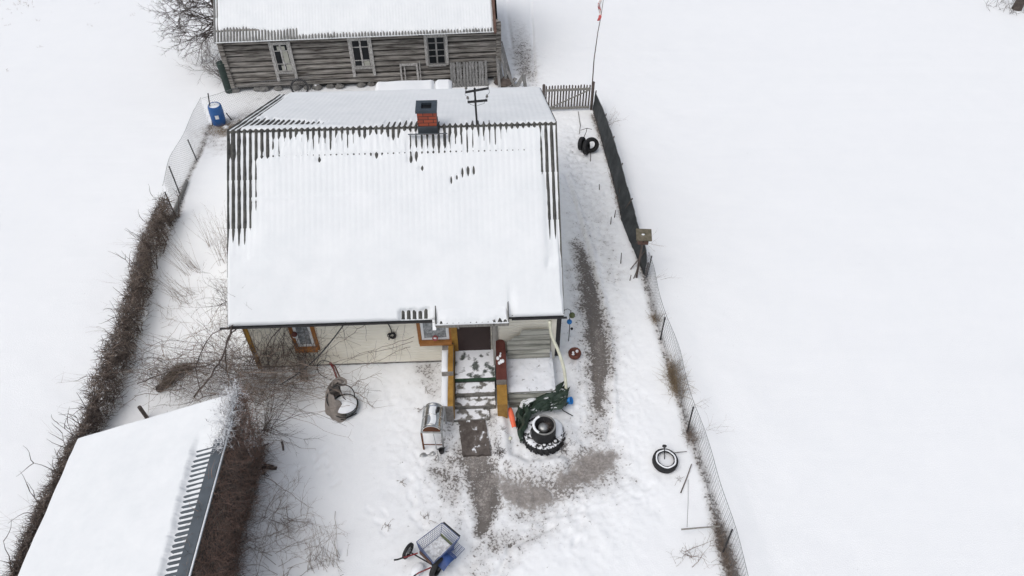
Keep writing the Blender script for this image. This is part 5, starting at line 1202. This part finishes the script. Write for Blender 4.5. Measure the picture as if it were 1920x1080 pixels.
# tangle of vines between the shed and the cottage
vn = thing('grape_vine', 'sprawling leafless vine tangle between the cottage corner and the shed', 'vine', G(430, 700)); o0 = vn.location.copy()
corner = HF.M @ Vector((.3, -.45, 2.2)); f = MB(); rng = random.Random(95)
def zone():
    k = rng.random()
    if k < .45: p = G(rng.uniform(300, 470), 0, 0) if False else GG(rng.uniform(285, 470), rng.gauss(735, 20)); z = rng.uniform(.1, 1.5)
    elif k < .85: p = GG(rng.uniform(430, 590), rng.gauss(722, 20)); z = rng.uniform(.05, 1.1)
    else: p = GG(rng.uniform(470, 520), rng.uniform(730, 830)); z = rng.uniform(.1, 1.4)
    return Vector((p.x, p.y, z))
for i in range(420):
    a = zone(); b = a+Vector((rng.gauss(0, 1.1), rng.gauss(0, .5), rng.uniform(-.4, .4))); b.z = max(.03, b.z); arch(f, a-o0, b-o0, rng.uniform(0, .35), rng.uniform(.004, .009), rng, 9, .07, 3, 4, rng.choice((0, 0, 1)), .28)
for i in range(1700):
    a = zone(); stem(f, a-o0, (rng.gauss(0, 1), rng.gauss(0, 1), rng.gauss(0, .6)), rng.uniform(.2, .6), .0035, rng, 4, .3, 0, 0, 0, 3, mi=rng.choice((0, 1)), minz=.02)
f.build('stems', ['twig', 'twigdark'], vn)
f = MB()
for (pts, r) in (([corner+Vector((.1, 0, .1)), VY(418, 665, corner.y-.4), VY(395, 705, corner.y-.8), VY(362, 745, corner.y-1.2)], .022), ([corner+Vector((.2, 0, 0)), VY(425, 640, corner.y-.2), VY(424, 690, corner.y-.4), GG(440, 735)], .016), ([GG(292, 775, 1.3), GG(360, 755, 1.4), GG(430, 745, 1.4)], .014),
                 ([corner, VY(395, 630, corner.y-.1), VY(368, 690, corner.y-.3), GG(380, 745)], .012), ([HF.M @ Vector((.75, -.15, .1)), HF.M @ Vector((.95, -.3, 1.2)), HF.M @ Vector((1.6, -.45, 2.2))], .014)):
    f.tube([p-o0+Vector((rng.gauss(0, .01), rng.gauss(0, .01), 0)) for p in smooth_path([Vector(p) for p in pts], 7)], r, 6)
f.build('trunk', 'twigdark', vn)
vw = thing('wall_vine', 'thin bare vines climbing the left end of the cream wall', 'vine', HF.o, HF.a); f = MB()
for i in range(60):
    x = rng.uniform(.3, 2.1); arch(f, (x, -.06-rng.random()*.25, rng.uniform(0, .6)), (x+rng.gauss(.2, .6), -.08-rng.random()*.3, rng.uniform(1.2, 2.2)), rng.uniform(-.1, .1), rng.uniform(.005, .011), rng, 10, .09, 3, 5, 0, .3)
for x0, x1, z1 in ((1.9, 2.7, 2.1), (2.9, 3.0, 2.1), (3.1, 2.95, 2.1), (4.0, 4.4, 1.6), (4.2, 4.3, 1.4), (4.3, 4.6, 1.7), (2.2, 2.4, 1.6), (3.45, 3.6, 2.1)):
    arch(f, (x1, -.08, z1), (x0, -.10, .2), .0, .0045, rng, 10, .06, 3, 5, 0, .15)
f.build('stems', 'twigdark', vw)
tv = thing('trailing_vine', 'long vine canes trailing from the window corner down over the hooped seat', 'vine', GG(600, 730)); o0 = tv.location.copy(); f = MB()
for a, b, h in ((HF.M @ hp(776, 632, -.15), GG(560, 745, .7), .1), (HF.M @ hp(774, 640, -.2), GG(575, 730, .6), .0), (HF.M @ hp(770, 650, -.2), GG(640, 715, .25), .05), (GG(560, 742, .8), GG(690, 745, .5), .25), (GG(570, 748, .8), GG(668, 762, .9), .1), (GG(668, 760, .8), GG(718, 712, .3), .05), (GG(550, 745, .6), GG(705, 770, .15), .5), (GG(672, 755, .5), GG(700, 768, .05), .1), (HF.M @ hp(690, 605, -.4), GG(560, 735, .9), -.1), (GG(540, 700, .8), GG(640, 690, .5), .1)):
    arch(f, a-o0, b-o0, h, .010, rng, 16, .035, 4, 12, 0, .45)
f.build('stems', 'twig', tv)
# canes and weeds along the left side of the cottage
def canes(name, label, p, n_, ln, seed, dirx=-.35, diry=.1, sp=.12, foot=(.25, .12), cat='canes'):
    rg = random.Random(seed); f = MB()
    for i in range(n_): stem(f, (rg.uniform(-1, 1)*foot[0], rg.uniform(-1, 1)*foot[1], 0), (dirx+rg.gauss(0, sp), diry+rg.gauss(0, sp), 1), rg.uniform(*ln), .005, rg, 6, .05, 0, 3, 1, 3, .14)
    o_ = f.build(name, 'twig'); o_.location = p; return tag(o_, label, cat)
canes('raspberry_canes', 'tall straight bare canes leaning against the left verge of the cottage roof', GG(428, 478), 26, (1.0, 1.9), 101, -.12, .25, .12, (.22, .6))
canes('raspberry_canes', 'sparse tall canes left of the thick cane clump', GG(398, 462), 7, (.8, 1.5), 102, -.3, .3, .14, (.12, .08))
canes('dry_weeds', 'fan of long dry stems bending towards the hedge', GG(363, 510), 20, (.9, 1.7), 103, -.85, .6, .22, (.25, .2))
canes('dry_weeds', 'lower group of dry stems lying towards the hedge', GG(345, 560), 22, (.6, 1.3), 104, -1.1, .5, .4, (.3, .3))
shrub('dead_weed', 'branched weed with seed heads halfway along the left path', GG(362, 560), 12, (.4, .9), 105, 'twig', r=.004, foot=.25, cat='weed', up=.5)
shrub('dead_weed', 'low dry weeds where the hedge bulges above the snow patch', GG(322, 590), 14, (.3, .7), 106, 'twig', r=.004, foot=.25, cat='weed', up=.5)
shrub('dead_weed', 'curved lone stalk above the vine tangle', GG(335, 655), 2, (.6, .9), 107, 'twig', r=.004, foot=.03, cat='weed', up=.3, kids=1, depth=1)
shrub('side_creeper', 'knotted climber on the left verge above the gutter end', (HF.M @ Vector((.22, .3, 2.3))), 34, (.5, 1.1), 108, 'twigdark', r=.006, foot=.12, cat='creeper', up=.35, sp=.8)
f = MB(); rng = random.Random(109); A0 = HF.M @ Vector((.1, .8, .0))
for i in range(260):
    t_ = rng.random(); p = (HF.M @ Vector((.12+rng.gauss(0, .12), -.4+t_*2.7, 0)))-A0+Vector((0, 0, .2+rng.random()*(2.0+t_*1.6))); stem(f, p, (rng.gauss(-.2, .6), rng.gauss(0, .8), rng.gauss(.2, .8)), rng.uniform(.25, .7), .0045, rng, 5, .25, 0, 1, 1, 3)
o_ = f.build('climbing_shrub', ['twig']); o_.location = A0; tag(o_, 'tall bare climbing shrub up the left verge of the cottage roof', 'shrub')
canes('leggy_stems', 'thin leafless shoots rising behind the left cottage corner', GG(405, 640), 26, (.9, 1.9), 110, .0, .3, .35, (.3, .5), 'shrub')
# shrub with a round root, log, stump right of the creeper
sr = shrub('shrub', 'bare shrub fanning from a round dark root beside the shed', GG(499, 806), 26, (.6, 1.5), 111, 'twigdark', r=.009, sp=.8, up=.55, foot=.09, lean=(-.1, .25))
q = GG(500, 880); lg = thing('rotten_log', 'forked rotten log half sunk in snow right of the creeper', 'log', q); f = MB()
f.tube([(-.38, .12, .08), (-.2, .05, .1), (0, .03, .09), (.16, .01, .07), (.26, .0, .05)], [.07, .075, .06, .065, .04], 9); f.tube([(-.2, .05, .08), (-.05, -.12, .05), (.1, -.2, .03)], [.05, .04, .02], 7); f.build('log', mat('rotten_wood', (.05, .042, .036), .9, var=.4, snow=.35, snowscale=10), lg)
q = GG(479, 850); f = MB(); f.lathe([(.09, 0), (.10, .1), (.095, .16), (.07, .17), (.001, .16)], 16, wob=lambda i, j: .06*math.sin(j*2.3+i)); o_ = f.build('stump', 'twigdark', smooth=True); o_.location = q; tag(o_, 'small round dark stump at the edge of the creeper', 'stump')
stick((529, 830), (532, 846), .03, 'short thick dark peg lying above the rotten log', .04, .04)
stick((491, 840), (505, 833), .02, 'short curved dark stick right of the stump', .04, .04)
shrub('bush', 'wide fine twigged bush spreading over the snow at the bottom', GG(515, 985), 34, (.6, 1.3), 112, 'twig', r=.006, sp=1.0, up=.5, foot=.35, kids=4, depth=2, cat='bush', lean=(.4, .1))
shrub('bush', 'second sprawling bush below the wide one at the frame edge', GG(505, 1060), 26, (.6, 1.2), 113, 'twig', r=.006, sp=1.0, up=.5, foot=.4, kids=4, depth=2, cat='bush', lean=(.4, .1))
canes('dry_stalks', 'upright dry stalks right of the wide bush', GG(612, 1060), 34, (.6, 1.15), 114, -.1, .35, .3, (.45, .22), 'stalks')
shrub('dead_weed', 'small three stemmed weed above the dry stalks', GG(566, 985), 9, (.35, .7), 115, 'twig', r=.004, sp=.7, up=.8, foot=.1, kids=3, cat='weed')
arch_o = MB(); A, B = GG(500, 915, .5), GG(588, 958, .1); arch(arch_o, Vector((0, 0, 0)), B-A, .2, .008, rng, 14, .04, 4, 5, 0, .2); o_ = arch_o.build('long_runner', 'twig'); o_.location = A; tag(o_, 'single long runner arching right from the creeper', 'twig')
for i, (p, lab) in enumerate((((755, 905), 'faint weed stub in the snow in the middle of the yard'), ((724, 990), 'small dark weed stub left of the cart'), ((800, 972), 'broken twig lying in the snow above the cart'), ((800, 735), 'small twigs in the snow right of the hooped seat'), ((785, 768), 'short weed left of the smoker'))):
    shrub('weed_stub', lab, GG(*p), 7, (.05, .18), 120+i, 'twig', r=.006, sp=1, up=.4, foot=.05, cat='weed')
# rubbish by the vines
q = GG(335, 705); pl_ = thing('brush_heap', 'low curved heap of old brushwood above the vines', 'brush heap', q); f = MB(); rng = random.Random(130)
cv_ = [GG(308, 728, .05)-q, GG(322, 712, .1)-q, GG(340, 697, .12)-q, GG(362, 693, .06)-q]
f.tube(smooth_path(cv_), [.09, .11, .12, .13, .14, .14, .14, .13, .13, .12, .11, .1, .1, .09, .09, .08, .06, .05, .04], 9)
for i in range(420):
    p, _, _ = polyat(cv_, rng.random()); stem(f, p+Vector((rng.gauss(0, .07), rng.gauss(0, .07), rng.uniform(0, .12))), (rng.gauss(0, 1), rng.gauss(0, 1), .3), .25, .005, rng, 3, .3)
f.build('brushwood', mat('brown_brush', (.05, .042, .028), .9, col2=(.13, .11, .075), scale=9), pl_)
f = MB(); f.lathe([(.001, 0), (.09, 0), (.10, .1), (.09, .11), (.07, .05), (.001, .05)], 16, mtx=TR(cv_[0]+Vector((-.05, -.06, 0)), .5)); o_ = f.build('old_pot', 'iron', smooth=True); o_.location = q; tag(o_, 'dark old pot at the lower end of the brush heap', 'pot')
A = GG(276, 784); B = VY(261, 763, A.y); f = MB(); f.tube([Vector((0, 0, -.1)), B-A], .05, 7); o_ = f.build('vine_post', 'twigdark'); o_.location = A; tag(o_, 'thick dark post carrying the vines behind the shed', 'post')
A = GG(228, 690, .3); f = MB(); f.bar(Vector((-.2, -.2, 0)), Vector((.28, .25, .12)), .26, .03); o_ = f.build('old_board', 'twigdark'); o_.location = A; tag(o_, 'dark board poking out of the hedge towards the yard', 'board')
q = GG(268, 598); f = MB(); f.sphere((0, 0, .12), .2, 12, sc_=(.8, 1.2, .6), jit=.06, rng=rng); o_ = f.build('snow_lump', 'snow', smooth=True); o_.location = q; tag(o_, 'rounded lump of snow caught in the right edge of the hedge', 'snow lump')
# dark tree and shrubs at the far right corner
q = G(1906, 16); t2 = thing('tree', 'dark leaning tree trunk at the top right corner with brush at its foot', 'tree', q); f = MB(); f.tube([(-.05, -.1, -.1), (0, 0, 1.0), (.25, .1, 2.6), (.5, .2, 4.5)], [.24, .2, .17, .12], 10); f.build('trunk', 'twigdark', t2)
f = MB(); rng = random.Random(140)
for i in range(90):
    a = rng.uniform(0, 6.28); stem(f, (math.cos(a)*rng.uniform(.3, 1.6), math.sin(a)*rng.uniform(.3, 1.0), 0), (rng.gauss(0, .5), rng.gauss(0, .5), 1), rng.uniform(.2, .8), .008, rng, 4, .2, 0, 2, 1)
for i in range(12): stem(f, (.3, .1, rng.uniform(2.6, 4.4)), (rng.gauss(0, 1), rng.gauss(0, 1), .6), rng.uniform(1, 2), .03, rng, 6, .2, 0, 4, 2)
f.build('branches', 'twigdark', t2)
shrub('field_weeds', 'sparse dead weeds in the open field at the top left', G(45, 8), 22, (.05, .25), 141, 'twig', r=.006, sp=.8, up=.5, foot=.5, cat='weeds')
for i, p in enumerate(((52, 14), (15, 45), (70, 40), (100, 24), (148, 8), (166, 46), (175, 50), (76, 88), (250, 27), (14, 132), (182, 8))):
    shrub('field_weed', 'tiny dead weed stub in the open field at the top left', G(*p), 5, (.04, .14), 150+i, 'twig', r=.006, sp=.8, up=.4, foot=.06, cat='weed', kids=1, depth=1)['group'] = 'weed stubs in the left field'
# slanting board and stub behind the cottage at right
q = G(977, 166); f = MB(); f.bar((-.22, 0, .0), (.1, .1, .55), .16, .03, up=(0, 1, 0)); f.bar((.18, .1, 0), (.1, .1, .55), .14, .03, up=(0, 1, 0)); f.bar((-.2, .2, 0), (.1, .25, .5), .1, .03, up=(0, 1, 0)); o_ = f.build('board_stand', 'greyboard'); o_.location = q; tag(o_, 'small propped boards behind the right end of the cottage', 'boards')

# ------------------------------------------------------------------ cart
hz_ = .62; ax = (G(846, 993)-G(795, 1046)); ax.z = 0; ax.normalize(); ang = math.atan2(ax.y, ax.x); q = GG(812, 1044); CF = Matrix.Rotation(ang, 4, 'Z'); CF.translation = q; CI = CF.inverted()
ct_ = thing('hand_cart', 'two wheeled hand cart with a blue wire basket and red handles', 'cart', q, ang)
def cl3(px, py, z): return CI @ G(px, py, z)
rim = [cl3(783, 1006, .62), cl3(829, 980, .62), cl3(862, 1008, .60), cl3(813, 1056, .56)]; bot = [cl3(788, 1034, .30), cl3(826, 1004, .30), cl3(850, 1026, .30), cl3(812, 1058, .30)]
rim[0] = cl3(781, 1016, .62)
def wall_grid(f, a, b, c, d, n_, m_, r=.0045):
    for i in range(n_+1): f.tube([a.lerp(b, i/n_), d.lerp(c, i/n_)], r, 4, cap=False)
    for j in range(m_+1): f.tube([a.lerp(d, j/m_), b.lerp(c, j/m_)], r, 4, cap=False)
M['cartwire'] = mat('blue_grey_wire', (.12, .15, .26), .5, metal=.4, var=.3)
for i in range(4):
    f = MB(); k = (i+1) % 4; wall_grid(f, bot[i], bot[k], rim[k], rim[i], 13, 6); f.build('basket_side', 'cartwire', ct_)
f = MB(); wall_grid(f, *bot, 11, 9); f.build('basket_floor', 'cartwire', ct_)
f = MB()
for i in range(4): f.tube([rim[i], rim[(i+1) % 4]], .011, 6); f.tube([rim[i], bot[i]], .009, 6); f.tube([bot[i], bot[(i+1) % 4]], .011, 6)
f.build('basket_rim', 'cartwire', ct_)
f = MB(); f.bar(rim[1].lerp(rim[2], .05)+Vector((.02, 0, .02)), rim[1].lerp(rim[2], .98)+Vector((.02, 0, .02)), .03, .03); f.build('dark_rail', 'iron', ct_)
bc = sum(bot, Vector())/4
f = MB(); f.grid(lambda u, v: (bot[0].lerp(bot[1], v)).lerp(bot[3].lerp(bot[2], v), u).lerp(bc, .06)+Vector((0, 0, .02+.03*nz(u*4, v*4, 5))), 14, 14); f.build('basket_snow', mat('grey_slush', (.42, .42, .43), .8, col2=(.72, .74, .77), scale=11, bump=.5, thr=(.38, .56)), ct_, smooth=True)
f = MB(); f.bar(bot[1].lerp(bot[2], .05)+Vector((0, 0, .07)), bot[1].lerp(bot[2], .95)+Vector((0, 0, .07)), .02, .10); f.build('end_board', 'olive', ct_)
f = MB(); f.bar(bot[0].lerp(bot[3], .05)+Vector((-.03, 0, .04)), bot[0].lerp(bot[3], .95)+Vector((-.03, 0, .04)), .02, .14); f.build('end_board', 'brownboard', ct_)
f = MB()
for a, b in ((bot[0], bot[1]), (bot[3], bot[2]), (bot[0], bot[3]), (bot[1], bot[2])): f.bar(a-Vector((0, 0, .05)), b-Vector((0, 0, .05)), .05, .05)
f.bar(bot[3].lerp(bot[2], .1)+Vector((0, -.03, .02)), bot[3].lerp(bot[2], .8)+Vector((0, -.03, .02)), .02, .16); f.build('chassis', 'bluepaint', ct_)
wl, wr = cl3(765, 1033, .22), cl3(819, 1064, .24); 
for wp, R_, w_ in ((wl, .19, .07), (wr, .24, .11)):
    f = MB(); m_ = Matrix.Translation(wp) @ Matrix.Rotation(math.atan2((wr-wl).y, (wr-wl).x), 4, 'Z') @ Matrix.Rotation(math.pi/2, 4, 'Y'); tyre_mesh(f, R_, w_, m_, .68); wo = f.build('wheel', 'black', ct_)
    f = MB()
    for k in range(6): a = k*1.047; f.bar(m_ @ Vector((.03*math.cos(a), .03*math.sin(a), 0)), m_ @ Vector((R_*.7*math.cos(a), R_*.7*math.sin(a), 0)), .025, .012)
    f.lathe([(.04, -w_*.6), (.045, w_*.6), (.001, w_*.62)], 12, mtx=m_); f.build('spokes', 'steelframe' if w_ < .1 else 'iron', wo)
f = MB(); f.tube([wl, wr], .016, 6); f.build('axle', 'iron', ct_)
f = MB(); m_ = bot[3].lerp(bot[2], .35)
f.grid(lambda u, v: wr+Vector((-.26*math.cos(math.pi*u), -.08+.16*v, .05+.24*math.sin(math.pi*u))) if False else m_+Vector((-.15+.42*u, -.05-.20*v, .0+.07*math.sin(math.pi*u)-.05*v)), 12, 4); f.build('mudguard', 'bluepaint', ct_, smooth=True)
f = MB(); wall_grid(f, bot[2]+Vector((-.2, -.02, .1)), bot[2]+Vector((.1, -.02, .1)), bot[2]+Vector((.12, -.24, .06)), bot[2]+Vector((-.18, -.24, .06)), 10, 3, .005); f.build('side_rack', 'cartwire', ct_)
for a, b, c, lab in ((cl3(783, 1037, .34), cl3(765, 1043, .42), cl3(739, 1050, .5), None), (cl3(808, 1064, .34), cl3(785, 1074, .4), cl3(770, 1084, .5), None)):
    f = MB(); f.tube([a, b, b.lerp(c, .35)], .016, 7); h_ = f.build('handle', 'red', ct_); f = MB(); f.tube([b.lerp(c, .33), b.lerp(c, .75)+Vector((0, 0, -.02)), c], .019, 7); f.build('grip', 'black', h_)
f = MB(); f.sphere(cl3(782, 1068, .1), .16, 12, sc_=(1.2, .8, .6), jit=.08, rng=rng); o_ = f.build('snow_lump', 'snow', ct_, smooth=True)
for o_ in bpy.data.objects:
    if o_.name.startswith('dry_grass'): o_['kind'] = 'stuff'
